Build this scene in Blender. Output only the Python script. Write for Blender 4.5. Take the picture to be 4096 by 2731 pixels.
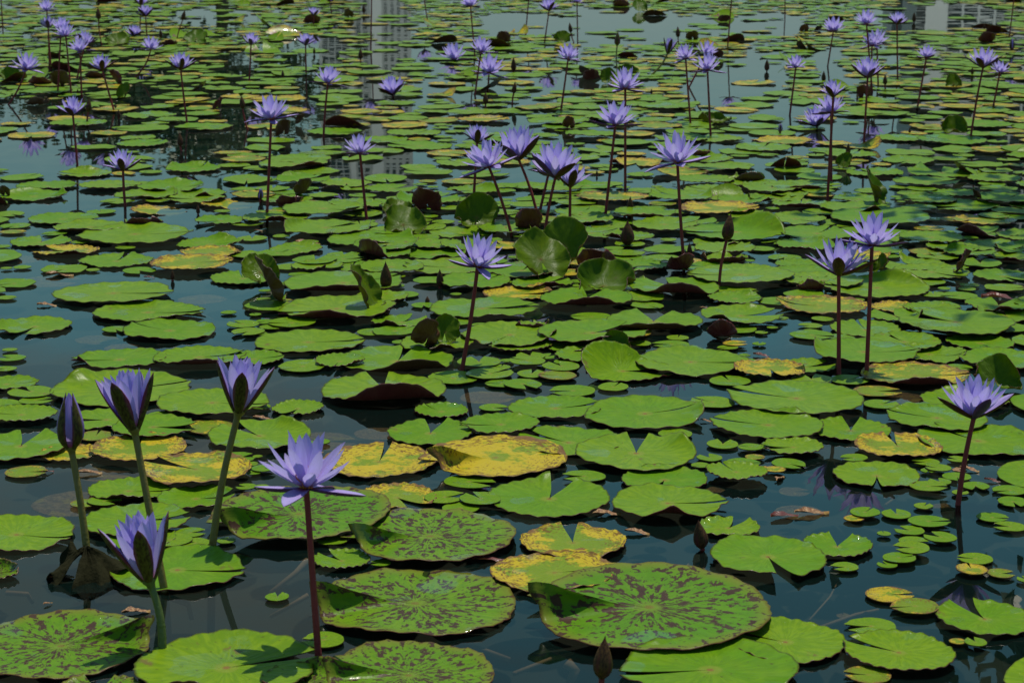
import bpy, math, random
import numpy as np
from mathutils import Vector, Matrix

# ------------------------------------------------------------------ scene, camera, sky, sun
for _o in list(bpy.data.objects):
    bpy.data.objects.remove(_o)
scene = bpy.context.scene
COL = scene.collection
rng = random.Random(7)

F = 7700.0            # focal length in photograph pixels (4096 wide)
CAM_H = 1.2
PITCH = math.radians(13.05)
cam_data = bpy.data.cameras.new('camera')
cam = bpy.data.objects.new('camera', cam_data)
COL.objects.link(cam)
cam.location = (0, 0, CAM_H)
cam.rotation_euler = (math.pi / 2 - PITCH, 0, 0)
cam_data.sensor_width = 36.0
cam_data.lens = 36.0 * F / 4096.0
cam_data.clip_end = 6000
cam_data.dof.use_dof = True
cam_data.dof.focus_distance = 4.6
cam_data.dof.aperture_fstop = 14.0
scene.camera = cam

SUN_EL, SUN_AZ = math.radians(71), math.radians(20)     # azimuth from straight ahead, to the right
world = bpy.data.worlds.new('World')
scene.world = world
world.use_nodes = True
wn = world.node_tree
wn.nodes.clear()
w_out = wn.nodes.new('ShaderNodeOutputWorld')
w_bg = wn.nodes.new('ShaderNodeBackground')
w_sky = wn.nodes.new('ShaderNodeTexSky')
w_sky.sky_type = 'NISHITA'
w_sky.sun_disc = False
w_sky.sun_elevation = SUN_EL
w_sky.sun_rotation = SUN_AZ
w_sky.altitude = 0
w_sky.air_density = 1.0
w_sky.dust_density = 1.2
w_sky.ozone_density = 1.0
w_tc = wn.nodes.new('ShaderNodeTexCoord')
w_map = wn.nodes.new('ShaderNodeMapping')
w_map.inputs['Scale'].default_value = (1.0, 1.0, 2.2)
w_noise = wn.nodes.new('ShaderNodeTexNoise')
w_noise.inputs['Scale'].default_value = 3.4
w_noise.inputs['Detail'].default_value = 7
w_noise.inputs['Roughness'].default_value = 0.55
w_ramp = wn.nodes.new('ShaderNodeValToRGB')
w_ramp.color_ramp.elements[0].position = 0.48
w_ramp.color_ramp.elements[1].position = 0.68
w_mix = wn.nodes.new('ShaderNodeMixRGB')
w_mix.inputs[2].default_value = (2.5, 3.1, 3.2, 1)      # sunlit cloud, in the sky texture's own units
wn.links.new(w_tc.outputs['Generated'], w_map.inputs['Vector'])
wn.links.new(w_map.outputs[0], w_noise.inputs['Vector'])
wn.links.new(w_noise.outputs['Fac'], w_ramp.inputs[0])
w_sep = wn.nodes.new('ShaderNodeSeparateXYZ')                 # cloud and haze close up towards the horizon
wn.links.new(w_tc.outputs['Generated'], w_sep.inputs[0])
w_low = wn.nodes.new('ShaderNodeMapRange')
w_low.interpolation_type = 'SMOOTHSTEP'
w_low.inputs['From Min'].default_value = 0.26
w_low.inputs['From Max'].default_value = 0.03
wn.links.new(w_sep.outputs['Z'], w_low.inputs['Value'])
w_sc = wn.nodes.new('ShaderNodeMath')
w_sc.operation = 'MULTIPLY'
w_sc.inputs[1].default_value = 0.85
wn.links.new(w_low.outputs[0], w_sc.inputs[0])
w_max = wn.nodes.new('ShaderNodeMath')
w_max.operation = 'MAXIMUM'
wn.links.new(w_ramp.outputs[0], w_max.inputs[0])
wn.links.new(w_sc.outputs[0], w_max.inputs[1])
wn.links.new(w_max.outputs[0], w_mix.inputs[0])
w_tint = wn.nodes.new('ShaderNodeMixRGB')
w_tint.blend_type = 'MULTIPLY'
w_tint.inputs[0].default_value = 1.0
w_tint.inputs[2].default_value = (0.52, 1.03, 0.90, 1)
wn.links.new(w_sky.outputs[0], w_tint.inputs[1])
wn.links.new(w_tint.outputs[0], w_mix.inputs[1])
wn.links.new(w_mix.outputs[0], w_bg.inputs['Color'])
w_bg.inputs['Strength'].default_value = 0.085
wn.links.new(w_bg.outputs[0], w_out.inputs[0])

sun_dir = Vector((math.sin(SUN_AZ) * math.cos(SUN_EL), math.cos(SUN_AZ) * math.cos(SUN_EL), math.sin(SUN_EL)))
sun_data = bpy.data.lights.new('sun', 'SUN')
sun_data.energy = 4.0
sun_data.angle = math.radians(0.53)
sun_data.color = (1.0, 0.93, 0.80)
sun = bpy.data.objects.new('sun', sun_data)
COL.objects.link(sun)
sun.rotation_euler = sun_dir.to_track_quat('Z', 'Y').to_euler()

scene.view_settings.view_transform = 'Standard'
scene.view_settings.look = 'None'
scene.view_settings.gamma = 1.0
scene.view_settings.use_curve_mapping = False
scene.view_settings.exposure = 0.20
scene.render.engine = 'CYCLES'
scene.cycles.max_bounces = 8
scene.cycles.transparent_max_bounces = 12

# ------------------------------------------------------------------ pixel <-> place
ROW = (0, 682, 1365, 2048)
TS = 2.296
FWD = Vector((0, math.cos(PITCH), -math.sin(PITCH)))
UP = Vector((0, math.sin(PITCH), math.cos(PITCH)))
RIGHT = Vector((1, 0, 0))

def px(c, r, x, y):
    return 1024 * c + x / TS, ROW[r] + y / TS

def ray(X, Y):
    return FWD + RIGHT * ((X - 2048) / F) - UP * ((Y - 1365.5) / F)

def ground(X, Y, z=0.0):
    d = ray(X, Y)
    t = (z - CAM_H) / d.z
    return Vector((0, 0, CAM_H)) + d * t, F / t        # point, pixels per metre

def at_depth(X, Y, zc):
    return Vector((0, 0, CAM_H)) + ray(X, Y) * zc

def to_px(p):
    q = Vector(p) - Vector((0, 0, CAM_H))
    zc = q.dot(FWD)
    return 2048 + F * q.dot(RIGHT) / zc, 1365.5 - F * q.dot(UP) / zc

# ------------------------------------------------------------------ materials
class NT:
    def __init__(self, name):
        self.m = bpy.data.materials.new(name)
        self.m.use_nodes = True
        self.t = self.m.node_tree
        self.t.nodes.clear()
        self.out = self.t.nodes.new('ShaderNodeOutputMaterial')

    def n(self, kind, **kw):
        nd = self.t.nodes.new('ShaderNode' + kind)
        for k, v in kw.items():
            setattr(nd, k, v)
        return nd

    def put(self, sock, v):
        if isinstance(v, bpy.types.NodeSocket):
            self.t.links.new(v, sock)
        elif v is not None:
            if sock.type == 'RGBA' and len(v) == 3:
                v = (*v, 1)
            sock.default_value = v

    def math(self, op, a, b=None, c=None, clamp=False):
        nd = self.n('Math', operation=op, use_clamp=clamp)
        self.put(nd.inputs[0], a)
        if b is not None:
            self.put(nd.inputs[1], b)
        if c is not None:
            self.put(nd.inputs[2], c)
        return nd.outputs[0]

    def mix(self, f, a, b, blend='MIX'):
        nd = self.n('MixRGB', blend_type=blend)
        self.put(nd.inputs[0], f)
        self.put(nd.inputs[1], a)
        self.put(nd.inputs[2], b)
        return nd.outputs[0]

    def step(self, v, a, b):
        nd = self.n('MapRange', interpolation_type='SMOOTHSTEP')
        self.put(nd.inputs['Value'], v)
        self.put(nd.inputs['From Min'], a)
        self.put(nd.inputs['From Max'], b)
        return nd.outputs['Result']

    def noise(self, vec, scale, detail=3, rough=0.5, dist=0.0):
        nd = self.n('TexNoise')
        self.put(nd.inputs['Vector'], vec)
        self.put(nd.inputs['Scale'], scale)
        self.put(nd.inputs['Detail'], detail)
        self.put(nd.inputs['Roughness'], rough)
        self.put(nd.inputs['Distortion'], dist)
        return nd.outputs['Fac']

    def combine(self, x, y, z):
        nd = self.n('CombineXYZ')
        self.put(nd.inputs[0], x)
        self.put(nd.inputs[1], y)
        self.put(nd.inputs[2], z)
        return nd.outputs[0]

    def sep(self, v):
        nd = self.n('SeparateXYZ')
        self.put(nd.inputs[0], v)
        return nd.outputs

    def attr(self, name):
        return self.n('Attribute', attribute_name=name).outputs['Vector']

    def bump(self, h, strength, dist):
        nd = self.n('Bump')
        nd.inputs['Strength'].default_value = strength
        nd.inputs['Distance'].default_value = dist
        self.put(nd.inputs['Height'], h)
        return nd.outputs[0]

    def principled(self, color, rough=0.5, normal=None, spec=0.5, **kw):
        nd = self.n('BsdfPrincipled')
        self.put(nd.inputs['Base Color'], color)
        self.put(nd.inputs['Roughness'], rough)
        self.put(nd.inputs['Specular IOR Level'], spec)
        if normal is not None:
            self.put(nd.inputs['Normal'], normal)
        for k, v in kw.items():
            self.put(nd.inputs[k], v)
        return nd.outputs[0]

    def mixs(self, f, a, b):
        nd = self.n('MixShader')
        self.put(nd.inputs[0], f)
        self.put(nd.inputs[1], a)
        self.put(nd.inputs[2], b)
        return nd.outputs[0]

    def adds(self, a, b):
        nd = self.n('AddShader')
        self.put(nd.inputs[0], a)
        self.put(nd.inputs[1], b)
        return nd.outputs[0]

    def translucent(self, c):
        nd = self.n('BsdfTranslucent')
        self.put(nd.inputs[0], c)
        return nd.outputs[0]

    def done(self, shader):
        self.t.links.new(shader, self.out.inputs['Surface'])
        return self.m


def pad_material(kind, upright=False):
    """kind: green, mottled, yellow, sunken. 'lp' = position on the unit leaf (x, y) and a seed (z)."""
    T = NT('leaf_' + kind + ('_upright' if upright else ''))
    lp = T.attr('lp')
    x, y, seed = T.sep(lp)
    r = T.math('SQRT', T.math('ADD', T.math('MULTIPLY', x, x), T.math('MULTIPLY', y, y)))
    rs = T.math('MAXIMUM', r, 0.02)
    dx, dy = T.math('DIVIDE', x, rs), T.math('DIVIDE', y, rs)
    so = T.math('MULTIPLY', seed, 37.0)
    iso = T.combine(x, y, so)
    big = T.noise(iso, 1.6, 3, 0.55)
    fine = T.noise(iso, 9.0, 5, 0.6)
    polar = T.combine(T.math('MULTIPLY', dx, 5.2), T.math('MULTIPLY', dy, 5.2), T.math('ADD', T.math('MULTIPLY', r, 2.4), so))
    vein = T.noise(polar, 2.0, 2, 0.5)
    s2 = T.math('FRACT', T.math('MULTIPLY', seed, 91.7))
    # healthy leaf colour: varies from leaf to leaf and across a leaf
    g = T.mix(s2, (0.082, 0.200, 0.004), (0.142, 0.235, 0.006))
    g = T.mix(T.step(big, 0.3, 0.72), g, T.mix(0.5, g, (0.165, 0.245, 0.010)))
    g = T.mix(T.math('MULTIPLY', T.step(vein, 0.35, 0.62), 0.5), g, (0.068, 0.150, 0.006))
    g = T.mix(T.math('MULTIPLY', T.step(fine, 0.56, 0.72), 0.30), g, (0.05, 0.10, 0.02))
    # pale disc round the leaf stalk, brown dot on it
    pale = T.math('MULTIPLY', T.math('SUBTRACT', 1.0, T.step(r, 0.10, 0.17)), 0.45)
    g = T.mix(pale, g, (0.22, 0.24, 0.04))
    dot = T.math('SUBTRACT', 1.0, T.step(r, 0.025, 0.06))
    g = T.mix(T.math('MULTIPLY', dot, 0.8), g, (0.20, 0.09, 0.035))
    # specks and bitten, browned places
    sp = T.noise(iso, 16.0, 2, 0.5)
    g = T.mix(T.math('MULTIPLY', T.step(sp, 0.70, 0.74), 0.75), g, (0.055, 0.045, 0.015))
    br = T.math('MULTIPLY', T.step(big, 0.66, 0.72), T.step(T.math('ADD', fine, T.math('MULTIPLY', r, 0.15)), 0.58, 0.64))
    g = T.mix(T.math('MULTIPLY', br, 0.8), g, (0.13, 0.085, 0.03))
    rim = T.step(T.math('ADD', r, T.math('MULTIPLY', T.math('SUBTRACT', fine, 0.5), 0.06)), 0.965, 1.0)
    g = T.mix(T.math('MULTIPLY', rim, 0.75), g, (0.045, 0.04, 0.012))
    col = g
    if kind == 'mottled':
        streak = T.noise(T.combine(T.math('MULTIPLY', dx, 8.8), T.math('MULTIPLY', dy, 8.8), T.math('ADD', T.math('MULTIPLY', r, 7.5), so)), 1.0, 5, 0.62, 0.5)
        blot = T.noise(iso, 14.0, 4, 0.62, 0.6)
        m = T.math('ADD', T.math('MULTIPLY', streak, 0.66), T.math('MULTIPLY', blot, 0.36))
        m = T.math('ADD', m, T.math('MULTIPLY', T.math('SUBTRACT', 0.55, r), 0.05))
        mask = T.math('MULTIPLY', T.step(m, 0.530, 0.540), T.step(r, 0.05, 0.14))
        mcol = T.mix(fine, (0.030, 0.016, 0.012), (0.075, 0.042, 0.030))
        g2 = T.mix(T.step(r, 0.80, 1.0), T.mix(0.35, col, (0.055, 0.17, 0.015)), (0.13, 0.16, 0.02))
        col = T.mix(mask, g2, mcol)
        col = T.mix(T.math('MULTIPLY', rim, 0.6), col, (0.10, 0.06, 0.02))
    if kind == 'yellow':
        yl = T.mix(fine, (0.40, 0.28, 0.014), (0.40, 0.33, 0.025))
        f = T.step(T.math('ADD', big, T.math('ADD', T.math('MULTIPLY', r, 0.32), T.math('MULTIPLY', T.math('SUBTRACT', fine, 0.5), 0.5))), T.math('SUBTRACT', 0.90, T.math('MULTIPLY', s2, 0.34)), T.math('SUBTRACT', 1.00, T.math('MULTIPLY', s2, 0.30)))
        col = T.mix(f, T.mix(0.35, g, (0.20, 0.22, 0.03)), yl)
        spots = T.noise(T.combine(T.math('MULTIPLY', dx, 2.5), T.math('MULTIPLY', dy, 2.5), T.math('ADD', T.math('MULTIPLY', r, 9.0), so)), 3.0, 4, 0.65, 0.4)
        f2 = T.step(T.math('ADD', spots, T.math('MULTIPLY', T.math('SUBTRACT', r, 0.6), 0.22)), 0.57, 0.60)
        col = T.mix(T.math('MULTIPLY', f2, 0.9), col, T.mix(fine, (0.05, 0.022, 0.008), (0.20, 0.10, 0.03)))
        edge = T.step(T.math('ADD', r, T.math('MULTIPLY', T.math('SUBTRACT', T.noise(iso, 3.0, 4, 0.6), 0.5), 0.9)), 0.94, 1.02)
        col = T.mix(T.math('MULTIPLY', edge, 0.9), col, T.mix(fine, (0.07, 0.03, 0.015), (0.24, 0.13, 0.06)))
    if kind == 'sunken':
        col = T.mix(T.step(fine, 0.4, 0.66), (0.17, 0.085, 0.05), (0.36, 0.22, 0.12))
        col = T.mix(T.math('MULTIPLY', T.step(big, 0.55, 0.65), 0.7), col, (0.42, 0.30, 0.06))
        col = T.mix(T.math('MULTIPLY', T.step(vein, 0.5, 0.6), 0.4), col, (0.09, 0.05, 0.03))
    # skin: waxy, with thin wet films that mirror the sky
    wet = T.step(T.noise(iso, 1.15, 2, 0.45), 0.615, 0.64)
    rough = T.math('SUBTRACT', 0.37, T.math('MULTIPLY', wet, 0.29))
    rough = T.math('SUBTRACT', rough, T.math('MULTIPLY', s2, 0.06))
    h = T.math('ADD', T.math('MULTIPLY', vein, 0.7), T.math('ADD', T.math('MULTIPLY', fine, 0.25), T.math('MULTIPLY', big, 1.2)))
    drops = T.n('TexVoronoi')
    T.put(drops.inputs['Vector'], iso)
    drops.inputs['Scale'].default_value = 9.0
    dropm = T.math('MULTIPLY', T.math('SUBTRACT', 1.0, T.step(drops.outputs['Distance'], 0.10, 0.20)), T.step(T.noise(iso, 2.3, 1), 0.56, 0.62))
    rough = T.math('SUBTRACT', rough, T.math('MULTIPLY', dropm, 0.3), clamp=True)
    h = T.math('ADD', h, T.math('MULTIPLY', dropm, 0.8))
    nrm = T.bump(h, 0.35, 0.006)
    sh = T.principled(col, rough, nrm, spec=T.math('ADD', 0.07, T.math('MULTIPLY', wet, 0.42)))
    if upright:
        sh = T.principled(col, T.math('ADD', rough, 0.08), nrm, spec=0.22)
    if kind != 'sunken':
        sh = T.mixs(0.55 if upright else 0.12, sh, T.translucent(T.mix(0.4, col, (0.16, 0.26, 0.02))))
    return T.done(sh)


def underside_material(upright=False):
    T = NT('leaf_underside' + ('_upright' if upright else ''))
    lp = T.attr('lp')
    x, y, seed = T.sep(lp)
    iso = T.combine(x, y, T.math('MULTIPLY', seed, 53.0))
    n = T.noise(iso, 5.0, 4)
    r = T.math('SQRT', T.math('ADD', T.math('MULTIPLY', x, x), T.math('MULTIPLY', y, y)))
    rs = T.math('MAXIMUM', r, 0.02)
    vein = T.noise(T.combine(T.math('MULTIPLY', T.math('DIVIDE', x, rs), 6.0), T.math('MULTIPLY', T.math('DIVIDE', y, rs), 6.0), seed), 1.4, 1)
    col = T.mix(n, (0.085, 0.015, 0.019), (0.150, 0.038, 0.034))
    col = T.mix(T.math('MULTIPLY', T.step(vein, 0.52, 0.62), 0.5), col, (0.14, 0.05, 0.04))
    col = T.mix(T.math('MULTIPLY', T.step(seed, 0.45, 0.8), 0.65), col, (0.075, 0.055, 0.018))
    nrm = T.bump(T.math('ADD', vein, T.math('MULTIPLY', n, 0.5)), 0.5, 0.006)
    return T.done(T.mixs(0.55 if upright else 0.15, T.principled(col, 0.35, nrm, spec=0.4), T.translucent((0.26, 0.26, 0.04) if upright else (0.14, 0.06, 0.02))))


def petal_material(name, sepal_outside=None, outer=False):
    T = NT(name)
    oc = T.n('TexCoord').outputs['Object']
    x, y, z = T.sep(oc)
    rnd = T.n('ObjectInfo').outputs['Random']
    streak = T.noise(T.combine(T.math('MULTIPLY', x, 60.0), T.math('MULTIPLY', rnd, 9.0), T.math('MULTIPLY', z, 2.0)), 1.0, 3)
    if sepal_outside is None:
        c = T.mix(T.step(z, 0.0, 0.75), *(((0.33, 0.17, 0.60), (0.34, 0.26, 0.70)) if outer else ((0.42, 0.27, 0.72), (0.49, 0.42, 0.87))))
        c = T.mix(T.math('MULTIPLY', rnd, 0.30), c, (0.42, 0.28, 0.68) if outer else (0.52, 0.41, 0.82))
        c = T.mix(T.math('MULTIPLY', T.step(streak, 0.40, 0.70), 0.35), c, (0.32, 0.22, 0.56))
        base = T.math('SUBTRACT', 1.0, T.step(z, 0.03, 0.24))
        c = T.mix(T.math('MULTIPLY', base, 0.9), c, (0.46, 0.06, 0.12))
        tip = T.step(z, 0.86, 1.0)
        c = T.mix(T.math('MULTIPLY', tip, 0.35), c, (0.24, 0.08, 0.36))
        nrm = T.bump(streak, 0.25, 0.01)
        sh = T.principled(c, 0.5, nrm, spec=0.25)
        return T.done(T.mixs(0.42, sh, T.translucent(T.mix(0.4, c, (0.52, 0.50, 0.90)))))
    n = T.noise(T.combine(T.math('MULTIPLY', x, 30.0), T.math('MULTIPLY', y, 12.0), T.math('ADD', T.math('MULTIPLY', z, 12.0), T.math('MULTIPLY', rnd, 20.0))), 1.0, 4, 0.65)
    a, b, edge = sepal_outside
    c = T.mix(T.step(n, 0.38, 0.62), a, b)
    c = T.mix(T.math('MULTIPLY', T.step(T.math('ABSOLUTE', x), 0.07, 0.125), 0.7), c, edge)
    c = T.mix(T.math('MULTIPLY', T.step(z, 0.82, 1.0), 0.6), c, edge)
    return T.done(T.principled(c, 0.5, T.bump(n, 0.2, 0.01), spec=0.15))


def simple(name, ca, cb, scale, rough, bump=0.3, bd=0.01, spec=0.5, det=4):
    T = NT(name)
    oc = T.n('TexCoord').outputs['Object']
    n = T.noise(oc, scale, det, 0.6)
    return T.done(T.principled(T.mix(n, ca, cb), rough, T.bump(n, bump, bd), spec=spec))


M = {k: pad_material(n) for k, n in (('g', 'green'), ('m', 'mottled'), ('y', 'yellow'), ('b', 'sunken'))}
M['under'] = underside_material()
M['gu'] = pad_material('green', True)
M['underu'] = underside_material(True)
M['petal'] = petal_material('petal_violet_inside')
M['petal_out'] = petal_material('petal_violet_outside', None, True)
M['sepal_open'] = petal_material('sepal_purple_outside', ((0.050, 0.030, 0.075), (0.085, 0.045, 0.14), (0.13, 0.03, 0.16)))
M['sepal_bud'] = petal_material('sepal_brown_outside', ((0.028, 0.014, 0.008), (0.085, 0.042, 0.016), (0.085, 0.018, 0.022)))
M['sepal_olive'] = petal_material('sepal_olive_outside', ((0.075, 0.070, 0.014), (0.030, 0.018, 0.009), (0.17, 0.018, 0.08)))
M['stem'] = simple('stalk_maroon', (0.145, 0.016, 0.022), (0.22, 0.042, 0.038), 60, 0.45, spec=0.15)
M['stem_olive'] = simple('stalk_olive', (0.11, 0.095, 0.014), (0.15, 0.115, 0.02), 60, 0.40)
M['stem_green'] = simple('stalk_green', (0.05, 0.085, 0.014), (0.08, 0.11, 0.02), 60, 0.40)
M['stem_sunk'] = simple('stalk_sunken', (0.26, 0.13, 0.09), (0.42, 0.26, 0.16), 30, 0.8)
M['mud'] = simple('pond_mud', (0.010, 0.013, 0.011), (0.026, 0.027, 0.020), 1.3, 0.9, 0.6, 0.05)
M['soil'] = simple('bank_grass', (0.035, 0.070, 0.018), (0.10, 0.12, 0.04), 4.0, 0.9, 0.8, 0.05)
M['bounce_ground'] = simple('pale_bounce_ground', (0.34, 0.33, 0.30), (0.46, 0.44, 0.40), 0.2, 0.85, 0.2)  # unseen far ground, added pale to bounce light onto the tower walls
M['bark'] = simple('bark', (0.05, 0.036, 0.025), (0.14, 0.11, 0.08), 7.0, 0.9, 0.8, 0.03)
M['leaf'] = simple('tree_leaf', (0.020, 0.050, 0.012), (0.055, 0.10, 0.02), 2.2, 0.5)
M['wall_white'] = simple('painted_concrete', (0.74, 0.73, 0.70), (0.84, 0.83, 0.80), 0.3, 0.7, 0.1)
M['wall_grey'] = simple('grey_concrete', (0.50, 0.50, 0.48), (0.58, 0.58, 0.56), 0.3, 0.7, 0.1)
M['wall_blue'] = simple('blue_grey_cladding', (0.09, 0.12, 0.14), (0.12, 0.15, 0.17), 0.2, 0.4, 0.1)
M['glass_dark'] = simple('dark_window_glass', (0.012, 0.020, 0.024), (0.03, 0.042, 0.048), 0.15, 0.25, 0.0)

def stamen_material():
    T = NT('stamen')
    x, y, z = T.sep(T.n('TexCoord').outputs['Object'])
    c = T.mix(T.step(z, 0.10, 0.42), (0.85, 0.36, 0.03), (0.75, 0.30, 0.30))
    return T.done(T.mixs(0.3, T.principled(c, 0.5), T.translucent(c)))
M['stamen'] = stamen_material()

def water_material():
    T = NT('pond_water')
    oc = T.n('TexCoord').outputs['Object']
    n1 = T.noise(oc, 1.3, 2, 0.5)
    n2 = T.noise(oc, 7.0, 2, 0.5)
    mask = T.step(T.noise(oc, 0.35, 2), 0.42, 0.66)
    h = T.math('ADD', T.math('MULTIPLY', n1, 0.6), T.math('MULTIPLY', T.math('MULTIPLY', n2, mask), 0.16))
    nrm = T.bump(h, 0.5, 0.006)
    fr = T.n('Fresnel')
    fr.inputs['IOR'].default_value = 1.333
    T.put(fr.inputs['Normal'], nrm)
    gl = T.n('BsdfGlossy')
    gl.inputs['Color'].default_value = (1, 1, 1, 1)
    gl.inputs['Roughness'].default_value = 0.0
    T.put(gl.inputs['Normal'], nrm)
    tr = T.n('BsdfTransparent')
    tr.inputs['Color'].default_value = (0.70, 0.74, 0.66, 1)
    df = T.n('BsdfDiffuse')
    df.inputs['Color'].default_value = (0.004, 0.0125, 0.0110, 1)
    body = T.mixs(0.42, tr.outputs[0], df.outputs[0])
    return T.done(T.mixs(fr.outputs[0], body, gl.outputs[0]))
M['water'] = water_material()

# ------------------------------------------------------------------ mesh helpers
def mesh_obj(name, verts, faces, mats, parent=None, smooth=True, mat_idx=None, lp=None):
    me = bpy.data.meshes.new(name)
    me.from_pydata([tuple(v) for v in verts], [], [tuple(f) for f in faces])
    for m in (mats if isinstance(mats, (list, tuple)) else [mats]):
        me.materials.append(m)
    if mat_idx is not None:
        me.polygons.foreach_set('material_index', np.asarray(mat_idx, dtype=np.int32))
    if smooth:
        me.polygons.foreach_set('use_smooth', np.ones(len(me.polygons), dtype=bool))
    if lp is not None:
        a = me.attributes.new('lp', 'FLOAT_VECTOR', 'POINT')
        a.data.foreach_set('vector', np.asarray(lp, dtype=np.float32).ravel())
    me.update()
    o = bpy.data.objects.new(name, me)
    COL.objects.link(o)
    if parent is not None:
        o.parent = parent
    return o

def empty(name, loc):
    o = bpy.data.objects.new(name, None)
    o.empty_display_size = 0.05
    COL.objects.link(o)
    o.location = loc
    return o

def tag(o, label=None, cat=None, group=None, kind=None):
    if label: o['label'] = label
    if cat: o['category'] = cat
    if group: o['group'] = group
    if kind: o['kind'] = kind
    return o

def tube(points, radii, sides=8, cap=True):
    pts = [Vector(p) for p in points]
    V, Fc = [], []
    for i, p in enumerate(pts):
        d = (pts[min(i + 1, len(pts) - 1)] - pts[max(i - 1, 0)]).normalized()
        ref = Vector((0, 1, 0)) if abs(d.y) < 0.9 else Vector((1, 0, 0))
        a = d.cross(ref).normalized()
        b = d.cross(a)
        for k in range(sides):
            t = 2 * math.pi * k / sides
            V.append(p + (a * math.cos(t) + b * math.sin(t)) * radii[i])
    n = len(pts)
    for i in range(n - 1):
        for k in range(sides):
            k2 = (k + 1) % sides
            Fc.append((i * sides + k, i * sides + k2, (i + 1) * sides + k2, (i + 1) * sides + k))
    if cap:
        Fc.append(tuple(range(sides))[::-1])
        Fc.append(tuple((n - 1) * sides + k for k in range(sides)))
    return V, Fc

# ------------------------------------------------------------------ the setting
def sheet(name, x0, x1, y0, y1, z, mat):
    o = mesh_obj(name, [(x0, y0, z), (x1, y0, z), (x1, y1, z), (x0, y1, z)], [(0, 1, 2, 3)], mat, smooth=False)
    tag(o, kind='structure')
    return o

PX0, PX1, PY0, PY1 = -13.0, 9.2, 1.5, 40.0
sheet('water', PX0 - 0.6, PX1 + 0.6, PY0 - 0.6, PY1 + 0.6, 0.0, M['water'])
sheet('pond_bottom', PX0 - 2.0, PX1 + 2.0, PY0 - 2.0, PY1 + 2.0, -0.55, M['mud'])

def bank():
    """ground round the pond, sloping into it, reaching the horizon"""
    r2 = random.Random(3)
    loop = []
    n = 20
    for i in range(n): loop.append((PX0 + (PX1 - PX0) * i / n, PY0))
    for i in range(n): loop.append((PX1, PY0 + (PY1 - PY0) * i / n))
    for i in range(n): loop.append((PX1 - (PX1 - PX0) * i / n, PY1))
    for i in range(n): loop.append((PX0, PY1 - (PY1 - PY0) * i / n))
    cx, cy = (PX0 + PX1) / 2, (PY0 + PY1) / 2
    jit = [1 + r2.uniform(-0.012, 0.012) for _ in loop]
    V, Fc = [], []
    for off, z in ((-0.5, -0.6), (0.3, 0.12), (1.6, 0.22), (12, 0.3), (80, 0.3), (2600, 0.3)):
        for (x, y), j in zip(loop, jit):
            dx, dy = (x - cx) * j, (y - cy) * j
            L = math.hypot(dx, dy)
            V.append((cx + dx * (1 + off / L), cy + dy * (1 + off / L), z))
    m = len(loop)
    for k in range(5):
        for i in range(m):
            i2 = (i + 1) % m
            Fc.append((k * m + i, k * m + i2, (k + 1) * m + i2, (k + 1) * m + i))
    tag(mesh_obj('ground', V, [f[::-1] for f in Fc], [M['soil'], M['bounce_ground']], mat_idx=[0] * (3 * m) + [1] * (2 * m)), kind='structure')
bank()

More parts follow.
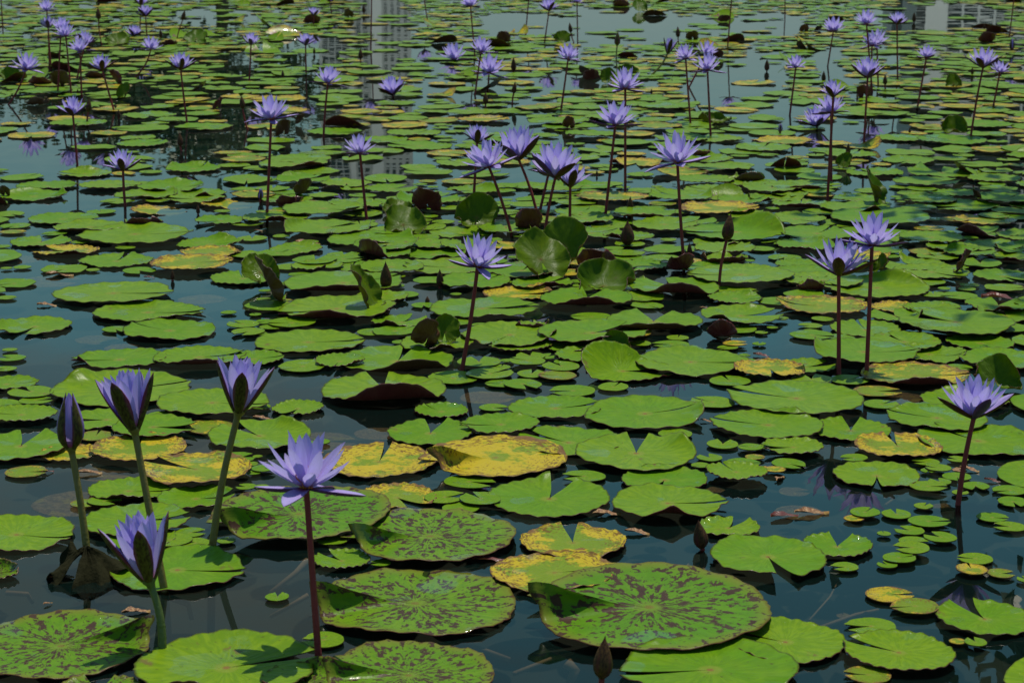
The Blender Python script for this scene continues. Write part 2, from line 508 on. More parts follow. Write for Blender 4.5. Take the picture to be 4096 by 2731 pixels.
# ------------------------------------------------------------------ lily pads
def pad_geo(R, notch, seed, big=True, kind='g', curls=(), flap=None, opening=None, lod=0, wave=None, buckle=0):
    """returns verts, faces, mat index, lp for one pad in metres round its stalk point, thickness included"""
    r_ = random.Random(int(seed * 1e6) + 11)
    N = (88 if big else 44) if lod == 0 else 22
    rings = ((0.06, 0.17, 0.32, 0.48, 0.63, 0.76, 0.87, 0.95, 1.0) if big else (0.1, 0.35, 0.6, 0.82, 0.93, 1.0)) if lod == 0 else (0.45, 0.9, 1.0)
    if opening is None:
        opening = r_.choice((2, 3, 5, 8, 14, 20)) if R > 0.06 else r_.choice((5, 10, 16, 22))
    d0 = math.radians(opening)
    na = math.radians(notch)
    A = np.linspace(0, 1, N + 1)
    ph = [r_.uniform(0, 6.28) for _ in range(8)]
    teeth = (0.019 if big else 0.002) * r_.uniform(0.4, 1.3)
    if kind == 'm': teeth = 0.018
    if lod: teeth = 0.0
    if kind == 'b': teeth = 0.01
    nt = r_.choice((34, 40, 46))
    if wave is None:
        wave = (0.0055 if big else 0.002) * r_.uniform(0.3, 1.3)
        wave *= min(1.0, R / 0.14)
        if kind == 'b': wave = 0.001
    oval = r_.uniform(0.0, 0.05)
    P, LP = [(0.0, 0.0, 0.004)], [(0.0, 0.0, seed)]
    for ri, rr in enumerate(rings):
        dr = d0 * (0.55 + 0.45 * rr)
        ang = na + dr + A * (2 * math.pi - 2 * dr)
        rim = 1 + oval * np.cos(2 * (ang - na)) + 0.016 * np.sin(3 * ang + ph[0]) + 0.010 * np.sin(7 * ang + ph[1])
        end = np.minimum(A, 1 - A) * 360
        rim = rim + 0.055 * np.exp(-(end / 7.0) ** 2) * rr - 0.03 * np.exp(-((end - 16) / 9.0) ** 2)
        if ri >= len(rings) - 2 and teeth > 0:
            tooth = ((ang * nt / (2 * math.pi) + 0.35 * np.sin(5 * ang + ph[2])) % 1.0)
            prof = np.where(tooth < 0.7, tooth / 0.7, (1 - tooth) / 0.3)
            amp = teeth * (0.6 + 0.8 * (0.5 + 0.5 * np.sin(4 * ang + ph[3])))
            rim = rim + (prof - 0.5) * amp * (1.0 if ri == len(rings) - 1 else 0.3)
        rad = rr * rim
        x, y = rad * np.cos(ang), rad * np.sin(ang)
        und = (np.sin(3 * ang + ph[4]) + 0.7 * np.sin(5 * ang + ph[5]) + 0.5 * np.sin(9 * ang + ph[6]))
        z = 0.004 + (0.0 if kind == 'b' else 0.0025 if lod else 0.006) * rr ** 5 * (1 if big else 0.35) + wave * rr ** 3 * und * 0.5
        if big and lod == 0:
            z = z + (0.0016 if kind != 'b' else 0.0) * rr ** 8 * np.sin(nt * 0.5 * ang + ph[7])
        z = np.maximum(z, 0.0015)
        for i in range(N + 1):
            P.append((x[i] * R, y[i] * R, z[i]))
            LP.append((x[i] / max(rim[i], .01), y[i] / max(rim[i], .01), seed))
    P = np.array(P)
    for _ in range(buckle):                   # places where the rim buckles up
        a0, wd, am = r_.uniform(0, 6.28), r_.uniform(0.22, 0.55), r_.uniform(0.07, 0.20)
        rr = np.hypot(P[:, 0], P[:, 1]) / R
        da = (np.arctan2(P[:, 1], P[:, 0]) - a0 + math.pi) % (2 * math.pi) - math.pi
        k = np.exp(-(da / wd) ** 2) * np.clip((rr - 0.5) / 0.5, 0, 1.2) ** 1.6
        P[:, 2] += am * R * k
        sh = 1 - 0.35 * am * k
        P[:, 0] *= sh
        P[:, 1] *= sh
    if flap:                                  # the lobe beside the notch rolls up and over
        side, width, amax = flap
        la = na + side * math.radians(width)
        ld = np.array((math.cos(la), math.sin(la)))
        nd = np.array((math.cos(la - side * math.pi / 2), math.sin(la - side * math.pi / 2)))
        s = P[:, 0] * nd[0] + P[:, 1] * nd[1]
        t = P[:, 0] * ld[0] + P[:, 1] * ld[1]
        other = np.sign(np.sin((np.arctan2(P[:, 1], P[:, 0]) - na) * side)) > 0
        s0 = R * 0.02
        rho = R * 0.12
        u = np.where((s > s0) & (t > 0) & other, s - s0, 0.0)
        f = np.clip(t / (0.35 * R), 0, 1) * np.clip((1.15 * R - t) / (0.5 * R), 0.25, 1)
        am = math.radians(amax) * f
        a = np.minimum(u / rho, am)
        rem = np.maximum(0, u - rho * am)
        ns = np.where(u > 0, s0 + rho * np.sin(a) + rem * np.cos(am), s)
        nz = np.where(u > 0, P[:, 2] + rho * (1 - np.cos(a)) + rem * np.sin(am), P[:, 2])
        P[:, 0] += (ns - s) * nd[0]
        P[:, 1] += (ns - s) * nd[1]
        P[:, 2] = nz
    for (dirn, s0f, amax, rhof) in curls:
        d = np.array((math.cos(math.radians(dirn)), math.sin(math.radians(dirn))))
        s = P[:, 0] * d[0] + P[:, 1] * d[1]
        cr = -P[:, 0] * d[1] + P[:, 1] * d[0]
        s0 = s0f * R + 0.05 * R * np.sin(3.1 * cr / R + ph[0])
        rho = rhof * R
        am = math.radians(amax) * (1 + 0.12 * np.sin(2.3 * cr / R + ph[1]))
        u = np.maximum(0, s - s0)
        a = np.minimum(u / rho, am)
        rem = np.maximum(0, u - rho * am)
        z0 = P[:, 2]
        ns = np.where(u > 0, s0 + rho * np.sin(a) + rem * np.cos(am) - z0 * np.sin(a), s)
        nz = np.where(u > 0, z0 * np.cos(a) + rho * (1 - np.cos(a)) + rem * np.sin(am), z0)
        P[:, 0] += (ns - s) * d[0]
        P[:, 1] += (ns - s) * d[1]
        P[:, 2] = nz
    faces = []
    W = N + 1
    for i in range(N):
        faces.append((0, 1 + i, 2 + i))
    for k in range(len(rings) - 1):
        a0, b0 = 1 + k * W, 1 + (k + 1) * W
        for i in range(N):
            faces.append((a0 + i, b0 + i, b0 + i + 1, a0 + i + 1))
    if lod:
        return P, faces, None, np.array(LP)
    # underside sheet, closed at the rim
    nrm = np.zeros_like(P)
    for k in (3, 4):
        fa = np.array([f for f in faces if len(f) == k])
        if len(fa):
            nv = np.cross(P[fa[:, 1]] - P[fa[:, 0]], P[fa[:, -1]] - P[fa[:, 0]])
            for i in range(k):
                np.add.at(nrm, fa[:, i], nv)
    nrm /= np.maximum(np.linalg.norm(nrm, axis=1, keepdims=True), 1e-9)
    n0 = len(P)
    th = 0.0016 if big else 0.0010
    P2 = P - nrm * th
    allf = list(faces) + [tuple(n0 + i for i in f[::-1]) for f in faces]
    midx = [0] * len(faces) + [1] * len(faces)
    last = 1 + (len(rings) - 1) * W
    for i in range(N):
        allf.append((last + i, n0 + last + i, n0 + last + i + 1, last + i + 1))
        midx.append(1)
    LPa = np.array(LP)
    return np.vstack((P, P2)), allf, midx, np.vstack((LPa, LPa))


PADS = []          # dicts: x, y (world), R, notch, kind, extras, pxw (width in photo pixels)

def P_(c, r, rows):
    for row in rows:
        x, y, w = row[:3]
        notch = row[3] if len(row) > 3 and row[3] is not None else rng.uniform(0, 360)
        kind = row[4] if len(row) > 4 else 'g'
        ex = row[5] if len(row) > 5 else {}
        X, Y = px(c, r, x, y)
        p, pm = ground(X, Y, 0.005)
        PADS.append(dict(x=p.x, y=p.y, R=w / TS / 2 / pm, notch=notch, kind=kind, pxw=w / TS, X=X, Y=Y, **ex))

LIP = dict(curls=((270, 0.66, 52, 0.25),))
LIP2 = dict(curls=((272, 0.70, 50, 0.2),))
SUNK = dict(z=-0.035)
HALF = dict(z=-0.004, tilt=(0.0, 5.0))
# row 4 (nearest)
P_(0, 3, [(150, 200, 1050, -15), (1250, 100, 950, 10), (1300, 255, 620, 40), (1560, 270, 400, 200, 'm'),
    (1750, 190, 280, 10), (1790, 285, 280, 150), (2080, 265, 175, 80), (1630, 525, 1200, -5, 'g', dict(opening=4)),
    (560, 1220, 1650, 33, 'm', dict(flap=(-1, 30, 122), opening=9)), (-60, 560, 480, 20, 'm', dict(curls=((60, 0.4, 50, 0.3),))),
    (900, 1660, 800, 100, 'm'), (2080, 1450, 1650, 22, 'g', dict(opening=5))])
P_(1, 3, [(400, 60, 1600, 205, 'm', dict(flap=(1, 30, 122), opening=6)), (700, 260, 275, 20), (1600, 240, 1540, 192, 'm', dict(flap=(1, 30, 122), opening=7)),
    (785, 440, 535, 130, 'g', dict(opening=12)), (1145, 470, 185, 185), (1460, 830, 1850, 178, 'm', dict(flap=(1, 30, 122), opening=8)),
    (195, 780, 225, 90), (620, 1175, 380, 185), (1400, 1520, 1550, 168, 'm', dict(flap=(1, 30, 122), opening=10)),
    (470, 1560, 860, 120, 'm', dict(curls=((60, 0.5, 50, 0.3),)))])
P_(2, 3, [(560, 275, 1000, 92, 'y', dict(opening=9, tilt=(-1.2, 0))), (390, 575, 1120, 10, 'y', dict(opening=4)),
    (1260, 920, 2180, 176, 'm', dict(flap=(1, 30, 122), opening=7)), (1990, 140, 570, 60, 'g', dict(opening=16)),
    (2350, 430, 1090, -80, 'g', dict(opening=10)), (1820, 1470, 1550, 187, 'g', dict(opening=4)), (1195, 525, 190, 0, 'y')])
P_(3, 3, [(160, 1185, 1080, 152, 'g', dict(opening=5)), (635, 310, 660, 75, 'g', dict(opening=18)), (705, 505, 250, 190), (1065, 200, 130, 90),
    (1300, 170, 270, 140), (1475, 100, 370, 0), (1580, 245, 300, 130), (1335, 270, 265, -30), (1320, 355, 325, 180),
    (1205, 435, 300, 20), (1095, 485, 190, 120), (1905, 430, 320, 165), (2060, 50, 280, -20), (2220, 135, 290, 165),
    (1870, 540, 300, 90, 'y'), (2140, 565, 250, 0, 'y'), (2370, 620, 170), (1110, 760, 420, 0, 'y', dict(curls=((250, 0.2, 40, 0.3),))),
    (1350, 880, 430, 190, 'y', HALF), (1990, 975, 900, 105, 'g', dict(opening=15)), (945, 1050, 450, 185), (1200, 1310, 985, 145, 'g', dict(opening=7)),
    (1905, 1210, 210, 100), (1740, 1190, 150, 0, 'y'), (920, 1495, 420, 175, 'y'), (790, 60, 180, 0, 'y'), (890, 15, 280), (1180, 20, 280, 90),
    (700, 770, 130, 90, 'b', SUNK)])
# row 3
P_(0, 2, [(100, 155, 270, 160), (90, 80, 140), (1095, 165, 840, 186, 'g', dict(opening=5)), (1120, 30, 330, 20, 'b', dict(z=-0.008)),
    (1830, 160, 800, 15, 'g', LIP2), (2330, 160, 540), (1120, 440, 1240, 30, 'g', dict(opening=4)), (60, 390, 560, 20), (50, 255, 200),
    (285, 475, 430), (330, 545, 300), (-20, 590, 420, 10), (200, 690, 620, 170), (980, 715, 700), (1950, 600, 1000, -10, 'g', dict(opening=3)),
    (1410, 825, 750, -5), (1540, 700, 380), (1650, 745, 230), (1930, 790, 470, -40, 'y'), (880, 870, 320, 90, 'y'),
    (2380, 885, 960, 128, 'g', dict(opening=9)), (190, 980, 900, 90, 'g', dict(opening=14)), (640, 1035, 520, 15, 'y'),
    (1280, 1000, 900, 100, 'y', dict(opening=5)), (240, 1200, 380, 0, 'y', HALF), (1800, 1215, 1010, 150, 'y', dict(opening=10)),
    (1180, 1370, 740, 0, 'g', dict(opening=4)), (960, 1480, 310, -20), (1800, 1440, 690, 10), (2190, 1080, 320), (2300, 1130, 140),
    (2330, 1210, 130), (2260, 1350, 190, 160), (700, 1330, 800, 40, 'b', SUNK), (950, 1160, 500, 0, 'b', dict(z=-0.012)), (780, 1490, 260, 0, 'y', HALF)])
P_(1, 2, [(480, 5, 960, 8, 'g', dict(opening=4)), (1300, 180, 1060, 82, 'g', dict(curls=((285, 0.62, 45, 0.25),), opening=6)),
    (1180, 465, 1180, 100, 'g', dict(curls=((283, 0.58, 50, 0.22),), opening=10)), (385, 615, 490, -110, 'g', dict(opening=13)), (40, 600, 200), (1705, 640, 490, 130),
    (1600, 840, 815, 85, 'g', dict(opening=14)), (1810, 340, 460, 140), (2050, 200, 420, 95, 'g', dict(opening=16)), (2150, 310, 440), (2250, 390, 280, 170), (2250, 240, 180),
    (2300, 180, 140), (2180, 610, 270), (2250, 780, 690, 185), (1130, 1100, 1080, 85, 'y', dict(opening=4)),
    (2200, 1085, 1300, 196, 'y', dict(flap=(1, 30, 122), opening=5)), (1960, 1290, 460, -20), (1735, 1445, 380, 10), (2060, 1470, 390, 120), (1880, 1535, 340),
    (1300, 1430, 730, -55, 'y', dict(opening=18)), (580, 925, 200), (15, 1060, 90), (70, 1180, 220), (50, 1340, 140),
    (600, 780, 620, 0, 'b', SUNK), (1110, 710, 420, 0, 'b', SUNK), (2120, 490, 480, 0, 'b', dict(z=-0.006))])
P_(2, 2, [(140, 200, 330, 150), (170, 145, 280), (180, 300, 280, 80), (330, 140, 210), (500, 190, 230), (450, 250, 350),
    (420, 325, 340, 170, 'y'), (100, 405, 360), (560, 455, 410, -170), (930, 420, 290), (1020, 270, 860, 0, 'g', dict(curls=((140, 0.0, 38, 0.5),))),
    (1640, 205, 1040, -5, 'g', dict(opening=4)), (80, 50, 560), (560, 50, 520), (1170, 20, 220), (1980, 60, 190), (1895, 100, 120), (2135, 130, 110),
    (2050, 30, 220, 0, 'y'), (2270, 25, 130), (2370, 290, 660, -85, 'y', dict(opening=12)), (2000, 365, 390, 100), (1840, 560, 410, 140),
    (400, 612, 830, 20, 'g', dict(opening=5)), (1220, 680, 1100, 20, 'g', dict(opening=4)), (520, 925, 1000, 140, 'g', dict(opening=6)),
    (1140, 1045, 1130, 85, 'g', dict(opening=10)), (1500, 850, 320), (660, 1240, 400, 185), (1400, 1270, 810, -110, 'g', dict(opening=14)),
    (2060, 1240, 570, 110), (1815, 1070, 240, 110), (1935, 945, 300, 80), (2190, 985, 230), (2120, 1130, 310, 0), (2300, 970, 130),
    (2290, 1170, 160, 0, 'y'), (2230, 1065, 180, 0, 'y'), (1730, 1140, 170), (340, 1440, 1140, 75, 'g', dict(opening=13)), (1430, 1505, 1040, 0, 'g', dict(opening=5)),
    (80, 765, 250), (1870, 1330, 170, 0, 'b', dict(z=-0.006))])
P_(3, 2, [(260, 560, 1200, 152, 'g', dict(opening=5)), (0, 785, 1000, 155, 'g', dict(opening=4)), (880, 130, 960, 0), (1350, 330, 940, 0, 'y', LIP2), (1480, 115, 660, -20),
    (1250, 20, 700), (1950, 15, 620), (2130, 180, 750), (400, 360, 380), (750, 355, 360, 40), (1000, 460, 420, 0, 'y'),
    (1250, 480, 400, 0, 'b', dict(z=-0.01)), (1040, 580, 330, 40), (1800, 545, 800), (1550, 720, 880, 152, 'g', dict(opening=4)), (1930, 910, 1130, 125, 'g', dict(opening=5)),
    (760, 815, 740, 80, 'g', dict(opening=12)), (1190, 980, 800, 90, 'y', dict(opening=7)), (230, 990, 550, 185), (790, 1070, 240), (190, 1125, 310),
    (1000, 1230, 800, -100, 'g', dict(opening=8)), (1450, 1110, 250, 180), (1565, 1175, 230, 160), (1470, 1190, 140), (1735, 1245, 270, -95),
    (1575, 1290, 215), (1470, 1345, 330), (1905, 1330, 260, -95), (1765, 1390, 155), (1740, 1085, 190), (2220, 1370, 310, -160),
    (2250, 1475, 290), (1430, 1515, 180), (60, 1190, 200, 0, 'y'), (240, 1340, 280, 0, 'b', dict(z=-0.008)), (290, 1480, 450, 0, 'b', dict(z=-0.02)),
    (1620, 1470, 220, 0, 'b', dict(z=-0.01)), (1760, 1160, 130, 0, 'b', dict(z=-0.003))])
# row 2
P_(0, 1, [(200, 65, 400, 60), (780, 30, 480), (430, 140, 540), (1010, 145, 550, 0), (1570, 170, 590, 0), (1340, 235, 580, -130), (1840, 215, 490),
    (2270, 90, 470), (2250, 180, 280), (310, 235, 590, 0), (90, 400, 270), (580, 445, 640, -5), (930, 380, 270), (140, 510, 280), (830, 530, 660, -10, 'g', LIP2),
    (120, 565, 235, 0, 'y'), (1240, 610, 1020, 0), (375, 655, 555, 85), (500, 580, 225), (610, 740, 590, 160, 'y'), (20, 700, 150), (740, 660, 170),
    (1070, 830, 690, 85), (1930, 675, 590, 15), (1930, 765, 530, 10, 'y'), (1760, 875, 730, 10, 'y'), (1280, 920, 310), (2025, 470, 480, -130),
    (2300, 780, 380), (2040, 375, 150), (1450, 365, 500, 20, 'y', HALF), (2100, 310, 480, 20, 'y', HALF), (590, 910, 420), (855, 915, 130), (205, 890, 165), (60, 900, 110),
    (130, 1040, 400, -150), (60, 1170, 180), (1040, 1140, 1040, -5, 'g', dict(opening=5)), (1360, 1300, 970, -3, 'g', dict(opening=5)), (320, 1430, 690, -100, 'g', dict(opening=9)),
    (1560, 1475, 840, 150, 'g', dict(z=-0.003, tilt=(0, 1.6))), (1060, 1460, 250), (880, 1440, 380, 0, 'b', SUNK), (2230, 990, 600), (2230, 1420, 300), (2280, 1490, 310), (2100, 1305, 145),
    (1150, 710, 180), (200, 790, 380, 0, 'b', dict(z=-0.01)), (1850, 1080, 430, 0, 'b', SUNK), (460, 980, 560, 0, 'b', dict(z=-0.012))])
P_(1, 1, [(80, 90, 260), (440, 90, 500), (560, 10, 430), (830, 130, 480), (1190, 75, 410, -80), (1250, 180, 480), (150, 175, 330), (980, 230, 260),
    (610, 230, 300), (1580, 100, 170, 0, 'y'), (1900, 105, 400, 0, 'y'), (2100, 35, 440), (2250, 150, 300), (1990, 195, 480), (1830, 270, 310),
    (2300, 270, 120), (2300, 335, 120), (620, 400, 740, -20), (640, 550, 820, 40, 'g', dict(curls=((165, 0.62, 60, 0.2),))), (960, 500, 330), (1220, 320, 430), (1560, 420, 230),
    (1900, 570, 610), (1060, 645, 800), (1640, 690, 490), (200, 770, 400), (540, 840, 430), (880, 880, 420), (1150, 790, 540, 30, 'g', dict(curls=((215, 0.25, 75, 0.25),))),
    (1800, 900, 850), (800, 1060, 1080, 30, 'g', LIP2), (740, 1300, 1050, 200, 'g', LIP2), (420, 960, 250), (1370, 1140, 260, -90), (1300, 1060, 140),
    (1340, 1390, 560, 60), (2080, 1280, 930), (2330, 1010, 290), (1810, 1390, 320), (90, 1390, 200), (140, 1440, 210), (40, 1500, 130), (330, 1410, 420),
    (250, 1200, 180, 0, 'y'), (320, 1230, 160, 0, 'y'), (2060, 1420, 160), (2330, 1540, 900)])
P_(2, 1, [(50, 1130, 620, 0, 'y'), (130, 140, 420), (400, 180, 490), (1180, 40, 260), (1540, 30, 510, 0, 'y'), (1780, 105, 520), (1330, 150, 110), (1840, 190, 530),
    (1550, 255, 590), (2150, 285, 520), (230, 270, 400), (590, 300, 380), (920, 265, 620, 180, 'y'), (150, 330, 330), (1020, 155, 140), (80, 420, 200),
    (670, 480, 520), (1200, 430, 600, 20, 'g', LIP2), (1400, 520, 600), (1540, 380, 220), (1900, 370, 700, 0, 'y'), (1690, 470, 380),
    (2050, 590, 900, 190, 'g', dict(curls=((40, 0.45, 35, 0.3),))), (730, 600, 580), (80, 600, 160), (90, 690, 190), (1040, 770, 360), (1400, 745, 390),
    (1950, 740, 560), (2100, 1000, 920, 180, 'g', dict(opening=3)), (2200, 870, 160), (2290, 720, 250), (1690, 870, 120), (1490, 1100, 840, 110, 'g', LIP), (280, 1050, 560),
    (690, 1205, 860, 80, 'g', LIP), (1240, 1240, 310), (2050, 1190, 490, 0), (90, 1250, 320), (730, 1345, 360), (1300, 1400, 920, 85, 'g', LIP),
    (2100, 1365, 740, 15), (500, 1430, 340), (740, 1540, 1000), (2290, 1490, 120)])
P_(3, 1, [(980, 20, 520), (1600, 30, 650), (2080, 85, 480), (470, 60, 420), (330, 140, 650, 0, 'g', LIP2), (1450, 125, 580), (1720, 210, 480), (1340, 215, 300, 0, 'g', LIP2),
    (2120, 170, 340), (2180, 280, 560), (1790, 325, 640), (300, 320, 540, 80, 'g', LIP2), (800, 365, 630), (40, 350, 130), (640, 300, 190), (250, 470, 560),
    (1030, 460, 930), (1980, 460, 560, 0, 'y'), (1540, 450, 150), (2290, 430, 250), (1480, 540, 280, 0, 'y'), (450, 590, 720), (350, 700, 560),
    (1500, 640, 580), (2030, 570, 600, 40, 'g', dict(curls=((215, 0.55, 60, 0.25),))), (2060, 690, 560), (1470, 750, 360, 0, 'y', HALF), (1330, 870, 620), (1950, 860, 400),
    (2160, 970, 560), (2170, 1080, 360), (300, 870, 480), (330, 950, 600), (120, 1010, 360), (1000, 1090, 950, 170, 'g', dict(curls=((60, 0.6, 35, 0.3),))), (1400, 1020, 470),
    (1520, 1140, 260), (1760, 1160, 330), (1830, 1090, 160), (1620, 1085, 120), (1850, 1055, 180), (490, 1255, 800, 165, 'y'), (1190, 1260, 500, 0, 'y'),
    (1500, 1290, 520, 0, 'g', dict(z=-0.004)), (1170, 1350, 520), (1720, 1440, 1060, 140), (2190, 1330, 560), (900, 1460, 660, 95), (330, 1140, 380),
    (500, 1365, 200), (395, 1475, 150), (120, 1370, 140), (20, 1370, 80), (40, 1445, 100), (650, 1540, 300)])

# leaves that stand out of the water: outline box in the photograph, folding direction (90 = its face to us, 270 = its back to us)
STAND = []
def S_(c, r, rows):
    for x0, x1, yt, yb, dirn, kind, desc in rows:
        X, Y = px(c, r, (x0 + x1) / 2, yb)
        p, pm = ground(X, Y, 0.0)
        R = (x1 - x0) / TS / 2 / pm
        H = (yb - yt) / TS / pm
        if dirn in (0, 180, 200, 340):
            R = max(R, H * 0.62)
        if (c, r) == (2, 1) and x1 - x0 > 400:
            R *= 1.12
        al = 40.0 if ('bright' in desc or 'yellow-green' in desc) else 62.0
        Ls = H / math.sin(math.radians(al)) * 1.12
        s0 = max(-0.92, 1 - Ls / R)
        if s0 == -0.92:
            R = Ls / 1.92
        d = Vector((math.cos(math.radians(dirn)), math.sin(math.radians(dirn)), 0))
        ctr = p - d * (s0 * R)
        STAND.append(dict(x=ctr.x, y=ctr.y, R=R, notch=dirn + 180 + rng.uniform(-15, 15), kind=kind, pxw=(x1 - x0) / TS, X=X, Y=Y,
                          curls=((dirn + rng.uniform(70, 110), rng.uniform(0.15, 0.5), rng.uniform(25, 60), rng.uniform(0.3, 0.6)), (dirn - rng.uniform(70, 110), rng.uniform(0.3, 0.65), rng.uniform(15, 50), rng.uniform(0.3, 0.5)), (dirn, s0, al, rng.uniform(0.35, 0.6))), desc=desc, z=0.004, wave=0.022 * min(1, R / 0.12)))
S_(1, 1, [(1790, 2260, 245, 530, 90, 'g', 'round green leaf standing upright with its face to the viewer'),
    (1400, 1750, 140, 380, 270, 'g', 'dark brown back of an upright leaf behind the central cluster'),
    (1115, 1580, 385, 590, 90, 'g', 'bright green leaf with its far rim curled up'),
    (1130, 1460, 300, 400, 90, 'g', 'small bright leaf rim standing behind a larger curled leaf'),
    (310, 480, 75, 240, 330, 'g', 'pointed green leaf tip folded above a maroon underside'),
    (140, 480, 215, 340, 270, 'g', 'maroon leaf underside lying beside an open flower stalk'),
    (0, 200, 850, 1080, 120, 'g', 'crinkled yellow-green leaf half folded upright'),
    (160, 340, 810, 1220, 200, 'g', 'narrow maroon leaf flap standing beside a crinkled leaf'),
    (1010, 1280, 890, 1290, 160, 'g', 'dark green triangular leaf lobe standing like a sail'),
    (1590, 1870, 1370, 1620, 90, 'g', 'narrow cupped green leaf beside the central open flower stalk'),
    (1500, 1600, 1350, 1620, 290, 'g', 'thin brown folded leaf edge left of a cupped leaf')])
S_(2, 1, [(160, 650, 480, 900, 60, 'g', 'large green leaf standing tall behind the cluster of folded leaves'),
    (10, 560, 700, 1020, 95, 'g', 'smooth dark green leaf bent upright with a bright fold line'),
    (550, 980, 675, 930, 270, 'g', 'dome of a maroon leaf back with raised veins'),
    (530, 1140, 885, 1090, 80, 'g', 'crinkled bright green leaf with its rim rolled up'),
    (20, 330, 330, 560, 260, 'g', 'dark maroon leaf back at the foot of the flower cluster'),
    (1400, 1720, 740, 930, 270, 'g', 'black-looking upturned leaf at the foot of an open flower'),
    (1760, 2090, 1375, 1545, 270, 'g', 'dark leaf back raised like a fan over open water'),
    (20, 370, 1385, 1480, 270, 'g', 'low brown leaf rim curled up left of the central flower'),
    (1730, 2170, 760, 870, 270, 'g', 'long dark upturned leaf edge right of an open flower stalk'),
    (2020, 2351, 10, 110, 270, 'g', 'brown upturned leaf rim in the right background'),
    (800, 1120, -10, 150, 90, 'g', 'none')][:10])
S_(2, 2, [(790, 1110, -60, 110, 90, 'g', 'folded green leaf flap behind a long flat pad'), (1010, 1120, 20, 180, 200, 'g', 'olive leaf corner hanging beside a folded green flap')])
S_(3, 1, [(900, 1210, 10, 330, 150, 'g', 'tall olive leaf rolled upright, its brown back turned left'),
    (1590, 1850, 740, 950, 330, 'g', 'dark green leaf lobe raised to a point at the right'),
    (240, 560, 990, 1110, 270, 'g', 'low brown dome of a leaf back left of the cupped flower'),
    (900, 1060, 790, 960, 20, 'g', 'green leaf edge curled up behind the right pair of stalks'),
    (1880, 2000, 160, 280, 200, 'g', 'small brown leaf corner curled up at the far right')])
S_(3, 2, [(1830, 2351, 170, 450, 80, 'g', 'olive dome of an upright leaf behind the right edge flower')])
S_(0, 1, [(1120, 1505, 400, 525, 270, 'g', 'dark brown leaf rim standing up from a wide pad'), (-10, 120, 150, 240, 270, 'g', 'brown leaf corner raised at the left edge')])
S_(0, 0, [(950, 1210, 325, 415, 90, 'g', 'bright leaf standing upright below the left background flowers'), (1660, 1910, 295, 405, 80, 'g', 'yellow-green leaf dome right of a background flower'),
    (-30, 195, 625, 750, 90, 'g', 'round green leaf standing at the left edge in the background'), (1030, 1200, 780, 915, 60, 'g', 'triangular green leaf tip in the left background'),
    (760, 1000, 645, 725, 270, 'g', 'red leaf back below a background flower'), (250, 480, 690, 780, 270, 'g', 'black crumpled leaf in the left background'),
    (470, 640, 650, 800, 270, 'g', 'dark leaf back between background stalks'), (1900, 2060, 900, 1010, 330, 'g', 'small brown leaf tip pointing up right'),
    (1030, 1180, 650, 780, 220, 'g', 'twisted black leaf in the left background'), (1480, 1640, 365, 420, 270, 'g', 'dark leaf rim under a background bud'),
    (220, 470, 895, 970, 270, 'g', 'dark curled pad edge in the left background')])
S_(1, 0, [(160, 290, 1100, 1255, 320, 'g', 'dark brown leaf lobe hanging beside an open flower stalk'), (340, 415, 1050, 1150, 330, 'g', 'yellow tip of a leaf curled up by an open flower'),
    (2200, 2351, 295, 400, 270, 'g', 'black upturned leaf in the centre background'), (830, 900, 85, 170, 250, 'g', 'small dark leaf in the far background'),
    (430, 610, 130, 220, 270, 'g', 'dark leaf back in the far left background')])
S_(2, 0, [(355, 545, 290, 400, 80, 'g', 'olive leaf dome in the centre background'), (640, 810, 640, 745, 270, 'g', 'black leaf back left of an open background flower'),
    (800, 960, 640, 770, 90, 'g', 'olive leaf standing behind an open background flower'), (950, 1180, 595, 670, 80, 'g', 'dark green leaf behind the olive-stalked bud'),
    (1590, 1720, 285, 375, 270, 'g', 'single maroon leaf back in the far background'), (450, 610, 1080, 1190, 270, 'g', 'dark crumpled leaf at an open flower stalk foot'),
    (1690, 2020, 1030, 1130, 90, 'g', 'dark green leaf rim in the right background'), (1880, 2010, 135, 205, 270, 'g', 'dark leaf in the far right background'),
    (1110, 1240, 20, 110, 90, 'g', 'bright green leaf in the farthest centre'), (1640, 1850, 1370, 1440, 270, 'g', 'dark upturned leaf behind a large open flower'),
    (920, 1090, 0, 65, 270, 'g', 'olive leaf back in the farthest centre')])
S_(3, 0, [(1605, 1790, 690, 810, 80, 'g', 'round green leaf upright in the right background'), (1550, 1830, 1070, 1230, 70, 'g', 'olive leaf dome below the tall cupped background flower'),
    (280, 380, 230, 300, 270, 'g', 'dark leaf flap left of a background flower'), (1920, 2100, 290, 395, 270, 'g', 'black leaf back in the far right background'),
    (850, 920, 790, 910, 250, 'g', 'brown leaf back behind a cupped background flower'), (600, 760, 1420, 1560, 60, 'g', 'green leaf rim behind the right background pair'),
    (1390, 1510, 800, 845, 270, 'g', 'maroon leaf back at a background stalk')])

